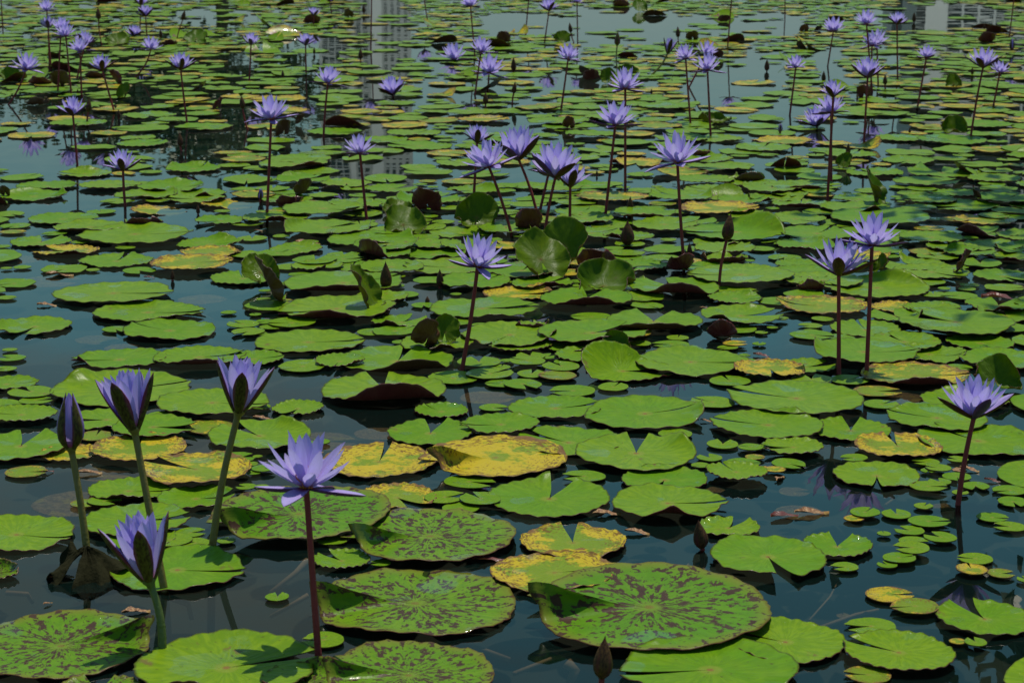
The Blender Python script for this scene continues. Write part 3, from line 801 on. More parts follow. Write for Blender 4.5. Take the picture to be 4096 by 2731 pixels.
# far pads: scattered over the water beyond the ones read off one by one
OPEN = [(110, 350, 190, 60), (430, 335, 130, 50), (60, 255, 120, 30), (330, 225, 80, 22), (560, 300, 60, 60), (1650, 210, 90, 40), (1900, 150, 60, 40), (560, 150, 60, 30), (690, 300, 75, 70), (860, 345, 108, 62), (1500, 430, 130, 40), (1420, 62, 260, 45), (1060, 210, 130, 26),
        (1960, 300, 120, 34), (1740, 170, 90, 50), (1800, 250, 60, 30), (2080, 335, 90, 26), (250, 270, 90, 22), (720, 120, 90, 40), (700, 220, 60, 40), (2150, 40, 190, 32),
        (1180, 60, 90, 30), (880, 70, 75, 90), (850, 215, 60, 40), (500, 40, 120, 25), (1750, 60, 120, 30), (1300, 190, 90, 24), (1650, 330, 90, 25), (1180, 290, 70, 25), (1000, 130, 60, 25)]
def openness(X, Y):
    X /= 1.7415; Y /= 1.7415
    return max([1.0 - ((X - a) / c) ** 2 - ((Y - b) / d) ** 2 for a, b, c, d in OPEN] + [-1.0])

grid = {}
def near(x, y, R, k):
    gx, gy = int(x // 0.5), int(y // 0.5)
    for i in (-1, 0, 1):
        for j in (-1, 0, 1):
            for (qx, qy, qr) in grid.get((gx + i, gy + j), ()):
                if (qx - x) ** 2 + (qy - y) ** 2 < (k * (R + qr)) ** 2:
                    return True
    return False
def remember(x, y, R):
    grid.setdefault((int(x // 0.5), int(y // 0.5)), []).append((x, y, R))
for p in PADS:
    if p['kind'] != 'b':
        remember(p['x'], p['y'], p['R'])
SCAT = []
r5 = random.Random(21)
for i in range(30000):
    u = r5.random()
    y = 8.0 + 27.0 * u ** 1.15
    x = r5.uniform(-1, 1) * (0.27 * y + 1.2)
    R = r5.choice((0.15, 0.14, 0.13, 0.12, 0.10, 0.08, 0.05)) * r5.uniform(0.85, 1.15)
    X, Y = to_px((x, y, 0))
    o = openness(X, Y)
    inside = -50 < X < 4150
    if inside and o > 0 and r5.random() < min(0.97, 0.75 + o):
        continue
    if Y > 700 and inside:
        continue
    if near(x, y, R, 0.96 if r5.random() < 0.85 else 0.6):
        continue
    remember(x, y, R)
    kd = 'y' if r5.random() < 0.30 else 'g'
    SCAT.append(dict(x=x, y=y, R=R, notch=r5.uniform(0, 360), kind=kd, pxw=2 * R * F / y, X=X, Y=Y))
# small pads filling gaps among the near ones, and pads just outside the frame
for i in range(2600):
    y = r5.uniform(2.6, 8.3)
    x = r5.uniform(-1, 1) * (0.27 * y + 0.9)
    X, Y = to_px((x, y, 0))
    inside = -40 < X < 4136 and -40 < Y < 2780
    R = r5.uniform(0.016, 0.045) if inside else r5.uniform(0.05, 0.15)
    if inside and (Y > 1500 or X < 1000 or r5.random() < 0.7):
        continue
    if near(x, y, R, 0.95):
        continue
    remember(x, y, R)
    SCAT.append(dict(x=x, y=y, R=R, notch=r5.uniform(0, 360), kind='g', pxw=2 * R * F / y if inside else 0, X=X, Y=Y))

# overlapping, uneven pads crowding the middle distance
for i in range(1500):
    y = r5.uniform(4.6, 8.2)
    x = r5.uniform(-1, 1) * 0.275 * y
    X, Y = to_px((x, y, 0))
    if not (690 < Y < 1480) or (X < 950 and (Y > 850 or r5.random() < 0.8)) or (X < 1300 and r5.random() < 0.5) or (Y > 1150 and r5.random() < 0.6):
        continue
    R = r5.uniform(0.05, 0.13)
    if near(x, y, R, 0.62):
        continue
    remember(x, y, R)
    SCAT.append(dict(x=x, y=y, R=R, notch=r5.uniform(0, 360), kind='y' if r5.random() < 0.12 else 'g', pxw=2 * R * F / y, X=X, Y=Y))

# layering: a pad lies on whatever it overlaps
ALLP = PADS + SCAT
lay = {}
def layer(p):
    gx, gy = int(p['x'] // 0.5), int(p['y'] // 0.5)
    used = set()
    for i in (-1, 0, 1):
        for j in (-1, 0, 1):
            for q in lay.get((gx + i, gy + j), ()):
                if math.hypot(q['x'] - p['x'], q['y'] - p['y']) < 0.97 * (q['R'] + p['R']):
                    used.add(q['L'])
    L = 0
    while L in used:
        L += 1
    p['L'] = L
    lay.setdefault((gx, gy), []).append(p)
for p in sorted(ALLP, key=lambda q: q['R']):
    if p['kind'] == 'b':
        p['L'] = 0
    else:
        layer(p)

individual = sorted([p for p in ALLP if p['kind'] != 'b'], key=lambda q: -q['pxw'])[:292]
ind_ids = {id(p) for p in individual}
THINGS = []        # (object, photo X, Y of its foot, kind phrase, category, group) waiting for a label

def build_pad(p, name):
    seed = rng.random()
    while p['kind'] == 'y' and (seed * 91.7) % 1.0 < 0.55:
        seed = rng.random()
    big = p['pxw'] > 60
    P, fc, mi, lp = pad_geo(p['R'], p['notch'], seed, big, p['kind'], p.get('curls', ()), p.get('flap'), p.get('opening'), 0, p.get('wave'), p.get('buckle', 0))
    up = name == 'upright_leaf' and math.sin(math.radians(p['curls'][-1][0])) > 0.3
    o = mesh_obj(name, P, fc, [M['gu' if up else p['kind']], M['underu' if up else 'under']], mat_idx=mi, lp=lp)
    o.location = (p['x'], p['y'], p.get('z', 0.0) + 0.0055 * p.get('L', 0))
    t = p.get('tilt')
    if t is None:
        t = (rng.gauss(0, 0.5), rng.gauss(0, 0.5)) if 'z' not in p else (0, 0)
    o.rotation_euler = (math.radians(t[0]), math.radians(t[1]), 0)
    return o

KP = {'g': 'green lily pad', 'm': 'brown-mottled lily pad', 'y': 'yellowing lily pad', 'b': 'sunken brown leaf'}
for p in individual:
    if 600 < p['Y'] < 1560 and not p.get('curls') and p.get('z') is None:
        p['buckle'] = rng.choice((0, 0, 0, 1, 1, 2))
    elif not p.get('flap') and p.get('z') is None and p['R'] > 0.07 and p['Y'] >= 1560:
        p['buckle'] = rng.choice((0, 0, 0, 1))
    o = build_pad(p, 'lily_pad')
    kp = KP[p['kind']]
    if p['kind'] == 'g':
        kp = ('small green pad' if p['R'] < 0.06 else 'raised-rim green pad' if p.get('curls') else 'green lily pad')
    THINGS.append((o, p['X'], p['Y'], kp, 'lily pad', 'lily pads on the pond'))
for p in PADS:
    if p['kind'] == 'b':
        o = build_pad(p, 'sunken_leaf')
        THINGS.append((o, p['X'], p['Y'], KP['b'], 'leaf', 'sunken leaves'))
for p in STAND:
    o = build_pad(p, 'upright_leaf')
    tag(o, p['desc'], 'leaf', 'leaves raised out of the water')

def far_pads():
    V, Fc, MI, LP = [], [], [], []
    slot = {'g': 0, 'y': 1, 'm': 0}
    base = 0
    for p in ALLP:
        if id(p) in ind_ids or p['kind'] == 'b':
            continue
        seed = r5.random()
        while p['Y'] < 700 and (seed * 91.7) % 1.0 < 0.45:  # far pads skewed yellower, glancing sheen put into their colour
            seed = r5.random()
        P, fc, _, lp = pad_geo(p['R'], p['notch'], seed, p['R'] > 0.06, p['kind'], (), None, None, 1)
        P = P.copy()
        tx, ty = r5.gauss(0, 0.012), r5.gauss(0, 0.012)
        P[:, 2] += P[:, 0] * tx + P[:, 1] * ty
        if r5.random() < 0.05 and p['R'] > 0.08:                  # now and then a rim stands up
            a = r5.uniform(0, 6.28)
            s = (P[:, 0] * math.cos(a) + P[:, 1] * math.sin(a)) / p['R']
            P[:, 2] += np.maximum(0, s - 0.35) ** 1.3 * p['R'] * 0.9
        P[:, 0] += p['x']; P[:, 1] += p['y']; P[:, 2] += 0.003 * p['L'] + 0.002
        n0 = len(P)
        P2 = P.copy(); P2[:, 2] -= 0.002
        V.append(P); V.append(P2); LP.append(lp); LP.append(lp)
        Fc += [tuple(base + i for i in f) for f in fc] + [tuple(base + n0 + i for i in f[::-1]) for f in fc]
        MI += [slot[p['kind']]] * len(fc) + [2] * len(fc)
        base += 2 * n0
    o = mesh_obj('far_lily_pads', np.vstack(V), Fc, [M['g'], M['y'], M['under']], mat_idx=MI, lp=np.vstack(LP))
    tag(o, 'countless green and yellowing lily pads covering the far water', 'lily pads', kind='stuff')
far_pads()

# ------------------------------------------------------------------ flowers and buds
def petal_geo(half_w, cup, arc, two=False, nt=10, nu=5, thick=0.018):
    tt = np.linspace(0, 1, nt)
    prof = np.interp(tt, [0, 0.1, 0.3, 0.55, 0.75, 0.9, 0.97, 1.0], [0.46, 0.56, 0.86, 1.0, 0.80, 0.43, 0.19, 0.0])
    V = []
    y = z = 0.0
    for i, t in enumerate(tt):
        if i:
            b = arc * (t - 0.35)
            y += math.sin(b) / (nt - 1)
            z += math.cos(b) / (nt - 1)
        for k in range(nu):
            u = -1 + 2 * k / (nu - 1)
            w = half_w * prof[i]
            V.append((u * w, y + cup * u * u * w - (0.03 * (1 - abs(u)) * w), z))
    Fc = []
    for i in range(nt - 1):
        for k in range(nu - 1):
            a = i * nu + k
            Fc.append((a, a + 1, a + nu + 1, a + nu))
    mi = None
    if two:
        n = len(V)
        V = V + [(x, y - thick * min(1.0, 6 * (1 - i / n)), z) for i, (x, y, z) in enumerate(V)]
        mi = [0] * len(Fc) + [1] * len(Fc)
        Fc = Fc + [tuple(n + j for j in f[::-1]) for f in Fc]
        for i in range(nt - 1):                                     # close the two long edges
            for k, s in ((0, 1), (nu - 1, -1)):
                a, b = i * nu + k, (i + 1) * nu + k
                q = (a, b, n + b, n + a)
                Fc.append(q if s > 0 else q[::-1]); mi.append(1)
    return V, Fc, mi

def mesh_only(name, V, Fc, mats, mi=None):
    o = mesh_obj(name, V, Fc, mats, mat_idx=mi)
    me = o.data
    bpy.data.objects.remove(o)
    return me

def petal_mesh(w, c, a):
    V, Fc, mi = petal_geo(w, c, a)
    return mesh_only('petal', V, Fc, M['petal'])
PETALS = [petal_mesh(w, c, a) for w, c, a in
          ((0.128, 0.45, 0.45), (0.138, 0.5, 0.35), (0.118, 0.4, 0.55), (0.130, 0.55, 0.25), (0.14, 0.5, 0.45), (0.124, 0.35, 0.6))]
PETALS_UP = [petal_mesh(w, c, a) for w, c, a in ((0.135, 0.6, 0.3), (0.15, 0.7, 0.2), (0.125, 0.6, 0.4))]
def sepal_mesh(w, c, a, outside):
    V, Fc, mi = petal_geo(w, c, a, True)
    return mesh_only('sepal', V, Fc, [M['petal'], M[outside]], mi)
SEP_OPEN = [sepal_mesh(0.15, 0.4, 0.25, 'sepal_open'), sepal_mesh(0.165, 0.3, -0.15, 'sepal_open'), sepal_mesh(0.145, 0.45, 0.5, 'sepal_open')]
SEP_HALF = [sepal_mesh(0.142, 0.5, 0.25, 'sepal_olive'), sepal_mesh(0.132, 0.55, 0.30, 'sepal_olive')]
SEP_DARK = [sepal_mesh(0.175, 0.5, 0.35, 'sepal_bud'), sepal_mesh(0.165, 0.55, 0.5, 'sepal_bud')]

def bud_sepal(outside, spread=47, name='sepal'):
    tt = np.linspace(0, 1, 11)
    rr = np.interp(tt, [0, 0.06, 0.2, 0.36, 0.55, 0.75, 0.92, 1.0], [0.045, 0.115, 0.185, 0.20, 0.165, 0.10, 0.03, 0.002])
    V, Fc = [], []
    nu = 6
    for t, r in zip(tt, rr):
        for k in range(nu):
            u = -1 + 2 * k / (nu - 1)
            a = math.radians(-90 + spread * u)
            q = r * (1 + 0.10 * (1 - abs(u)) - 0.06 * abs(u))
            V.append((q * math.cos(a), q * math.sin(a), t))
    for i in range(len(tt) - 1):
        for k in range(nu - 1):
            a = i * nu + k
            Fc.append((a, a + 1, a + nu + 1, a + nu))
    return mesh_only(name, V, Fc, M[outside])
BUD_SEP = {'brown': bud_sepal('sepal_bud'), 'olive': bud_sepal('sepal_olive'), 'narrow': bud_sepal('sepal_olive', 39), 'petal': bud_sepal('petal_out', 50, 'petal')}

def stamen_mesh():
    V, Fc = [], []
    r6 = random.Random(4)
    for ring, (n, rad, L, lean) in enumerate(((9, 0.035, 0.36, 4), (12, 0.065, 0.40, 12), (13, 0.095, 0.36, 22))):
        for k in range(n):
            a = 2 * math.pi * k / n + ring * 0.3 + r6.uniform(-0.1, 0.1)
            ln = math.radians(lean + r6.uniform(-5, 5))
            d = Vector((math.cos(a), math.sin(a), 0))
            p0 = d * rad
            p1 = p0 + (d * math.sin(ln) + Vector((0, 0, math.cos(ln)))) * L * 0.6
            p2 = p1 + (d * math.sin(ln - 0.5) + Vector((0, 0, math.cos(ln - 0.5)))) * L * r6.uniform(0.3, 0.5)
            v, f = tube([p0, p1, p2], [0.013, 0.012, 0.003], 5, False)
            b = len(V)
            V += v
            Fc += [tuple(b + i for i in q) for q in f]
    return mesh_only('stamen_cluster', V, Fc, M['stamen'])
STAMEN = stamen_mesh()

def child(name, me, parent, mat):
    o = bpy.data.objects.new(name, me)
    COL.objects.link(o)
    o.parent = parent
    o.matrix_local = mat
    return o

def stem_points(base, top, bow):
    pts = []
    d = top - base
    side = Vector((-d.z, 0, d.x)).normalized() if abs(d.z) > 1e-4 else Vector((1, 0, 0))
    n = 9
    for i in range(n):
        t = i / (n - 1)
        pts.append(base + d * t + side * bow * math.sin(math.pi * t) * d.length)
    pts.insert(0, base + Vector((0, 0.0, -0.14)) - d * 0.15)
    return pts

FL = 0
def place(c, r, ax, ay, bx, by):
    XB, YB = px(c, r, bx, by)
    base, pm = ground(XB, YB, 0.0)
    XA, YA = px(c, r, ax, ay)
    top = at_depth(XA, YA, F / pm)
    return base, top, pm, XB, YB

def flower(c, r, ax, ay, H, bx, by, typ, stalk='stem', bow=0.0, front=None):
    """ax, ay: where the stalk meets the flower; H: height above that; bx, by: where the stalk leaves the water"""
    r7 = random.Random(int(ax * 31 + ay * 7 + c * 1000 + r * 77))
    base, top, pm, XB, YB = place(c, r, ax, ay, bx, by)
    if top.z < 0.012:
        top.z = 0.012
    L = H / TS / pm / (0.88 if typ in 'su' else 0.97)
    root = empty('water_lily', base)
    inv = Vector(base)
    sr = 0.0053 * (1.25 if stalk != 'stem' else 1.0)
    pts = [p - inv for p in stem_points(base, top, bow)]
    rad = [sr * (1.12 - 0.22 * i / (len(pts) - 1)) for i in range(len(pts))]
    dirv = (pts[-1] - pts[-2]).normalized() if (pts[-1] - pts[-2]).length > 1e-3 else Vector((0, 0, 1))
    flare = 0.06 * L if typ in 'su' else 0.10 * L
    tip = pts[-1]
    pts[-1] = tip - dirv * flare * 1.2
    pts += [tip - dirv * flare * 0.5, tip, tip + dirv * flare * 0.55]
    rad[-1] = sr * 0.92
    wide = L * (0.062 if typ in 'su' else 0.105)
    rad += [max(sr, wide * 0.65), wide, wide * 1.05]
    v, f = tube(pts, rad, 8)
    mesh_obj('stem', v, f, M[stalk], root)
    up = Vector((dirv.x * 0.55 + r7.uniform(-0.14, 0.14), dirv.y * 0.55 + r7.uniform(-0.16, 0.06), 1)).normalized()
    head = Matrix.Translation(tip + dirv * flare * 0.2) @ up.to_track_quat('Z', 'Y').to_matrix().to_4x4()
    spin = r7.uniform(0, 360) if front is None else front
    def put(name, me, az, tilt, ln, r0, zo=0.0):
        m = head @ Matrix.Rotation(math.radians(az), 4, 'Z') @ Matrix.Translation((0, -r0 * L, zo * L)) @ Matrix.Rotation(math.radians(tilt), 4, 'X') @ Matrix.Scale(ln * L, 4)
        child(name, me, root, m)
    j = lambda s: r7.uniform(-s, s)
    if typ == 's':       # wide open, sepals spread flat
        for k in range(4): put('sepal', SEP_OPEN[r7.randrange(3)], spin + 90 * k + j(8), 92 + j(9), 1.03 + j(0.05), 0.05, -0.02)
        ws = ((7, 64, 0.90, 0.055), (7, 44, 1.0, 0.05), (5, 23, 1.0, 0.04))
    elif typ == 'u':     # cup, sepals still raised
        for k in range(4): put('sepal', (SEP_DARK if r7.random() < 0.6 else SEP_OPEN)[r7.randrange(2)], spin + 90 * k + j(8), 60 + j(10), 1.04 + j(0.04), 0.055, -0.02)
        ws = ((7, 51, 0.96, 0.05), (7, 36, 1.03, 0.045), (5, 18, 1.0, 0.035))
    elif typ == 'h':     # half open
        for k in range(4): put('sepal', SEP_HALF[r7.randrange(2)], spin + 90 * k + j(5), 30 + j(5), 1.0 + j(0.03), 0.09, 0)
        ws = ((6, 23, 0.98, 0.08), (6, 14, 0.97, 0.06), (5, 6, 0.94, 0.04))
    else:                # 'c' just opening: sepals still upright round the petals
        for k in range(4):
            put('sepal', BUD_SEP['narrow'], spin + 90 * k + j(3), 3 + j(1), 1.0 + j(0.02), 0.035, -0.03)
            put('petal', BUD_SEP['petal'], spin + 45 + 90 * k + j(3), 2 + j(1), 0.98 + j(0.03), 0.02, -0.01)
        ws = ((4, 5, 0.95, 0.04),)
    lib = PETALS if typ in 'su' else PETALS_UP
    for w, (n, tilt, ln, r0) in enumerate(ws):
        off = spin + 45 + w * 27 + j(10)
        for k in range(n):
            put('petal', lib[r7.randrange(len(lib))], off + 360 * k / n + j(6), tilt + j(5), ln * (1 + j(0.05)), r0, 0.01 * w)
    if typ in 'su':
        child('stamen_cluster', STAMEN, root, head @ Matrix.Scale(L, 4))
    word = {'s': 'wide open violet water lily', 'u': 'cupped violet water lily', 'h': 'half-open violet water lily', 'c': 'barely open violet water lily'}[typ]
    THINGS.append((root, XB, YB, word, 'water lily', 'violet water lilies'))
    return root

def bud(c, r, ax, ay, H, bx, by, col='brown', wide=1.0, lean=0.0):
    base, top, pm, XB, YB = place(c, r, ax, ay, bx, by)
    top.z = max(top.z, -0.005)
    L = H / TS / pm
    root = empty('lily_bud', base)
    d = top - base
    pts = [p - base for p in stem_points(base, top, 0.03)]
    sr = 0.0048
    rad = [sr] * len(pts)
    rad[-1] = max(sr, 0.05 * L)
    v, f = tube(pts, rad, 8)
    mesh_obj('stem', v, f, M['stem' if col == 'brown' else 'stem_olive'], root)
    dv = (pts[-1] - pts[-2]).normalized() if d.length > 0.02 else Vector((0, 0, 1))
    up = Vector((dv.x * 0.6 + lean, dv.y * 0.4, 1)).normalized()
    head = Matrix.Translation(pts[-1]) @ up.to_track_quat('Z', 'Y').to_matrix().to_4x4()
    sp = rng.uniform(0, 90)
    for k in range(4):
        m = head @ Matrix.Rotation(math.radians(sp + 90 * k), 4, 'Z') @ Matrix.Diagonal((wide * L, wide * L, L * (1 - 0.015 * k), 1))
        child('sepal', BUD_SEP[col], root, m)
    kp = 'closed brown bud' if col == 'brown' else 'closed olive bud'
    THINGS.append((root, XB, YB, kp, 'bud', 'closed water lily buds'))
    return root

LAND = []        # named landmarks
def land(o, short, label):
    t = next(t for t in THINGS if t[0] is o)
    THINGS.remove(t)
    LAND.append((short, t[1], t[2], o))
    tag(o, label, t[4], t[5])

# front
land(flower(0, 2, 655, 985, 505, 812, 2040, 'c', 'stem_olive', -0.01, 45), 'leftmost olive-stalked bloom', 'barely open violet lily on an olive stalk, leftmost of the front flowers')
land(flower(0, 2, 1235, 815, 545, 1510, 2290, 'h', 'stem_olive', 0.0, 25), 'middle olive-stalked bloom', 'half-open violet lily on a long olive stalk, middle of the three left ones')
land(flower(0, 2, 2190, 655, 510, 1948, 1900, 'h', 'stem_olive', 0.02, 12), 'right-leaning olive-stalked bloom', 'half-open violet lily on an olive stalk leaning to the right')
land(flower(0, 3, 1372, 635, 620, 1490, 1310, 'h', 'stem_green', -0.06, 30), 'lowest half-open bloom', 'half-open violet lily on a bent green stalk, lowest at the front left')
land(flower(1, 2, 462, 1350, 470, 575, 2920, 's', 'stem', 0.0, 4), 'large front open bloom', 'largest wide open violet lily, maroon stalk, centre left at the front')
land(flower(3, 2, 1890, 700, 350, 1745, 1500, 'u', 'stem', 0.015, 20), 'lone bloom at right edge', 'cupped violet lily alone on a maroon stalk near the right edge')
land(flower(3, 1, 955, 690, 275, 905, 1880, 's', 'stem', 0.0, 2), 'taller bloom of right pair', 'wide open violet lily, taller of the pair at the right')
land(flower(3, 1, 650, 960, 305, 650, 1868, 'u', 'stem', 0.0, 30), 'lower bloom of right pair', 'cupped violet lily, lower and left of the pair at the right')
land(flower(1, 1, 2035, 885, 275, 1890, 1838, 's', 'stem', -0.01, 15), 'single bloom at picture centre', 'wide open violet lily alone on a maroon stalk at the picture centre')
land(flower(2, 0, 1520, 1500, 260, 1582, 2460, 's', 'stem', 0.005, 0), 'open bloom right of cluster', 'wide open violet lily on a tall maroon stalk, right of the central cluster')
land(flower(2, 0, 398, 1632, 290, 285, 2290, 'u', 'stem', 0.02, 33), 'front bloom of central cluster', 'cupped violet lily in front of the others in the central cluster')
land(flower(2, 0, 62, 1468, 275, 250, 2050, 'u', 'stem', -0.03, 22), 'highest bloom of central cluster', 'violet lily rising highest in the central cluster, stalk bent right')
land(flower(1, 0, 2140, 1535, 240, 2350, 2170, 's', 'stem', -0.02, 12), 'leftmost bloom of central cluster', 'pale violet lily at the left of the central cluster on a leaning stalk')
land(flower(1, 0, 2030, 1310, 150, 2000, 1810, 'u', 'stem', 0.0), 'rear bloom of central cluster', 'small cupped violet lily at the rear left of the central cluster')
land(flower(2, 0, 535, 1715, 205, 530, 2138, 'u', 'stem', 0.0, 44), 'lowest bloom of central cluster', 'cupped violet lily lowest at the right of the central cluster')
land(flower(2, 0, 332, 1612, 190, 255, 1943, 's', 'stem', 0.0), 'hidden bloom of central cluster', 'violet lily half hidden between others of the central cluster')
land(flower(1, 0, 140, 1098, 205, 100, 1998, 's', 'stem', 0.0, 5), 'tall open bloom at left', 'wide open violet lily on a tall straight stalk at the left middle')
land(flower(0, 0, 1130, 1565, 170, 1150, 1900, 'u', 'stem', 0.01), 'lower left cupped bloom', 'cupped violet lily on a short stalk over open water at the left')
land(flower(0, 0, 670, 1060, 150, 710, 1512, 'u', 'stem', 0.0), 'leftmost cupped bloom', 'cupped violet lily with a dark sepal in front at the far left')
land(flower(1, 0, 955, 1412, 165, 1015, 2010, 's', 'stem', 0.0, 8), 'bloom over the white reflection', 'wide open violet lily in front of the white building reflection')
land(flower(2, 0, 948, 1155, 215, 855, 2003, 's', 'stem', 0.0, 3), 'open bloom of back pair', 'wide open violet lily, lower and nearer of two right of the cluster')
land(flower(2, 0, 1040, 818, 178, 1040, 1778, 's', 'stem', 0.0, 10), 'higher bloom of back pair', 'wide open violet lily, higher and farther of two right of the cluster')
land(flower(3, 0, 580, 1038, 165, 580, 1675, 's', 'stem', 0.0), 'nearer bloom of right stack', 'violet lily just below another, nearer of two stacked at the right')
land(flower(3, 0, 600, 892, 140, 545, 1850, 'u', 'stem', 0.0), 'upper bloom of right stack', 'violet lily just above another, upper of two stacked at the right')
land(flower(3, 0, 915, 715, 168, 880, 1340, 'u', 'stem', 0.0), 'tall cupped bloom at upper right', 'cupped violet lily on a tall dark stalk at the upper right')
land(flower(3, 0, 1975, 622, 168, 1860, 1275, 'u', 'stem', 0.01), 'rightmost cupped bloom', 'broad cupped violet lily on a leaning dark stalk at the far right')
land(flower(1, 0, 660, 768, 148, 620, 1265, 's', 'stem', 0.01), 'open bloom left of reflection', 'wide open violet lily standing left of the building reflection')
land(flower(1, 0, 1258, 888, 158, 1260, 893, 'u', 'stem', 0.0), 'bloom floating at the water', 'violet lily resting on the water in the building reflection')
land(flower(0, 0, 1660, 640, 140, 1720, 1142, 'u', 'stem', 0.005), 'bent-stalked bloom upper left', 'cupped violet lily on a curved stalk at the upper left')
land(flower(0, 0, 240, 640, 142, 78, 965, 's', 'stem', -0.04), 'left-leaning bloom at left edge', 'violet lily on a stalk curving down left at the left edge')

# background flowers
for a in [(0, 0, 430, 102, 96, 470, 640, 's'), (0, 0, 443, 258, 96, 455, 642, 'u'), (0, 0, 560, 277, 105, 530, 860, 's'), (0, 0, 605, 337, 112, 655, 870, 's'),
          (0, 0, 775, 420, 118, 705, 735, 'u'), (0, 0, 735, 476, 116, 750, 890, 's'), (0, 0, 940, 645, 130, 1050, 1030, 'u'), (0, 0, 1385, 457, 112, 1240, 715, 's', 'stem', -0.08),
          (0, 0, 1292, 48, 100, 1285, 330, 'u'), (0, 0, 1337, 152, 96, 1350, 335, 'u'), (0, 0, 1230, 333, 92, 1230, 345, 'u'), (0, 0, 2305, 412, 100, 2290, 740, 'u'),
          (0, 0, 8, -30, 100, 28, 310, 's'), (1, 0, 530, 147, 72, 530, 240, 'u'), (1, 0, 678, 18, 80, 695, 125, 'u'), (1, 0, 455, 417, 100, 460, 690, 'u'),
          (1, 0, 1970, 60, 112, 2010, 520, 's'), (1, 0, 2065, 482, 132, 2010, 880, 's'), (1, 0, 1820, 562, 142, 1822, 566, 's'), (1, 0, 2140, 672, 160, 2130, 832, 's'),
          (1, 0, 1062, -40, 110, 1055, 455, 's'), (1, 0, 1543, -20, 80, 1580, 226, 'u'), (2, 0, 340, 101, 102, 297, 405, 'u'), (2, 0, 597, 24, 72, 603, 385, 's'),
          (2, 0, 157, -30, 90, 125, 300, 's'), (2, 0, 515, 547, 132, 447, 1040, 's'), (2, 0, 1430, 492, 142, 1280, 690, 'h', 'stem_olive', -0.07),
          (2, 0, 1595, 542, 122, 1640, 1150, 's'), (2, 0, 1780, 507, 120, 1625, 805, 's'), (2, 0, 1795, 647, 147, 1825, 1260, 's'), (2, 0, 2020, -40, 90, 1980, 440, 's'),
          (3, 0, 600, 292, 125, 548, 612, 's'), (3, 0, 905, 227, 126, 958, 850, 's'), (3, 0, 1185, 227, 106, 1190, 730, 'u'), (3, 0, 955, 422, 112, 945, 842, 's'),
          (3, 0, 1000, 412, 130, 1012, 790, 's'), (3, 0, 255, 622, 112, 200, 1060, 's'), (3, 0, 1455, 532, 106, 1370, 1000, 's'), (3, 0, 450, 1172, 166, 450, 1180, 'u'),
          (3, 0, 2130, 667, 105, 2065, 1000, 's'), (3, 0, 110, 1228, 80, 110, 1236, 'c'), (3, 0, 2238, 465, 98, 2238, 472, 'c'), (3, 0, 2262, -30, 90, 2215, 352, 's'),
          (3, 0, 157, -30, 90, 155, 182, 's'), (1, 1, 40, 288, 100, 40, 292, 'c')]:
    flower(*a)
# buds
land(bud(2, 3, 825, 1530, 415, 820, 1720, 'brown', 1.05), 'dark bud at bottom edge', 'dark brown pointed bud at the bottom edge of the picture')
land(bud(2, 3, 1745, 335, 285, 1750, 345, 'brown', 1.15, -0.14), 'stubby brown bud', 'stubby withered brown bud leaning left in open water')
land(bud(2, 1, 1970, 645, 262, 1900, 1090, 'brown', 1.1), 'tall dark bud on stalk', 'tall dark green-brown bud on its stalk right of the open flower')
for a in [(0, 0, 905, 182, 115, 935, 415), (0, 0, 1678, 187, 96, 1625, 360), (0, 0, 1477, 350, 82, 1477, 366), (0, 0, 2230, 1002, 126, 2275, 1195), (0, 0, 810, 1032, 132, 800, 1130),
          (0, 0, 1092, 1088, 86, 1092, 1094), (0, 0, 1658, 1346, 130, 1665, 1386), (0, 0, 715, 868, 52, 715, 872), (1, 0, 960, 547, 106, 962, 582), (1, 0, 247, 708, 66, 247, 712),
          (1, 0, 2108, 962, 120, 2112, 1010), (1, 0, 990, 122, 80, 990, 126), (2, 0, 965, 422, 132, 965, 642, 'olive'), (2, 0, 540, 302, 96, 568, 392), (2, 0, 1525, 347, 106, 1535, 415),
          (2, 0, 15, 655, 130, 15, 662), (2, 0, 15, 862, 116, 2, 962), (2, 0, 1280, 866, 52, 1280, 870), (2, 0, 2340, 655, 112, 2340, 660), (3, 0, 510, 750, 100, 510, 756),
          (3, 0, 1340, 205, 92, 1340, 211), (3, 0, 1075, 782, 102, 1080, 832), (3, 0, 820, 868, 60, 820, 900), (3, 0, 735, 1420, 106, 735, 1426), (3, 0, 1985, 272, 56, 1985, 276),
          (3, 0, 1300, 1226, 56, 1300, 1230), (3, 0, 1875, 688, 72, 1875, 692), (0, 1, 1820, 400, 92, 1820, 405), (0, 1, 1585, 1005, 100, 1585, 1012), (1, 1, 1195, 1090, 266, 1195, 1110),
          (1, 1, 1690, 1070, 172, 1690, 1076), (2, 1, 1085, 385, 150, 1085, 392), (2, 1, 1630, 775, 120, 1630, 782), (2, 1, 780, 45, 52, 780, 50), (3, 1, 1930, 10, 40, 1930, 14),
          (2, 1, 1060, 690, 240, 1060, 700, 'brown', 1.3), (1, 1, 1575, 1220, 70, 1575, 1228, 'brown', 1.6), (1, 0, 535, 495, 62, 535, 500)]:
    bud(*a)

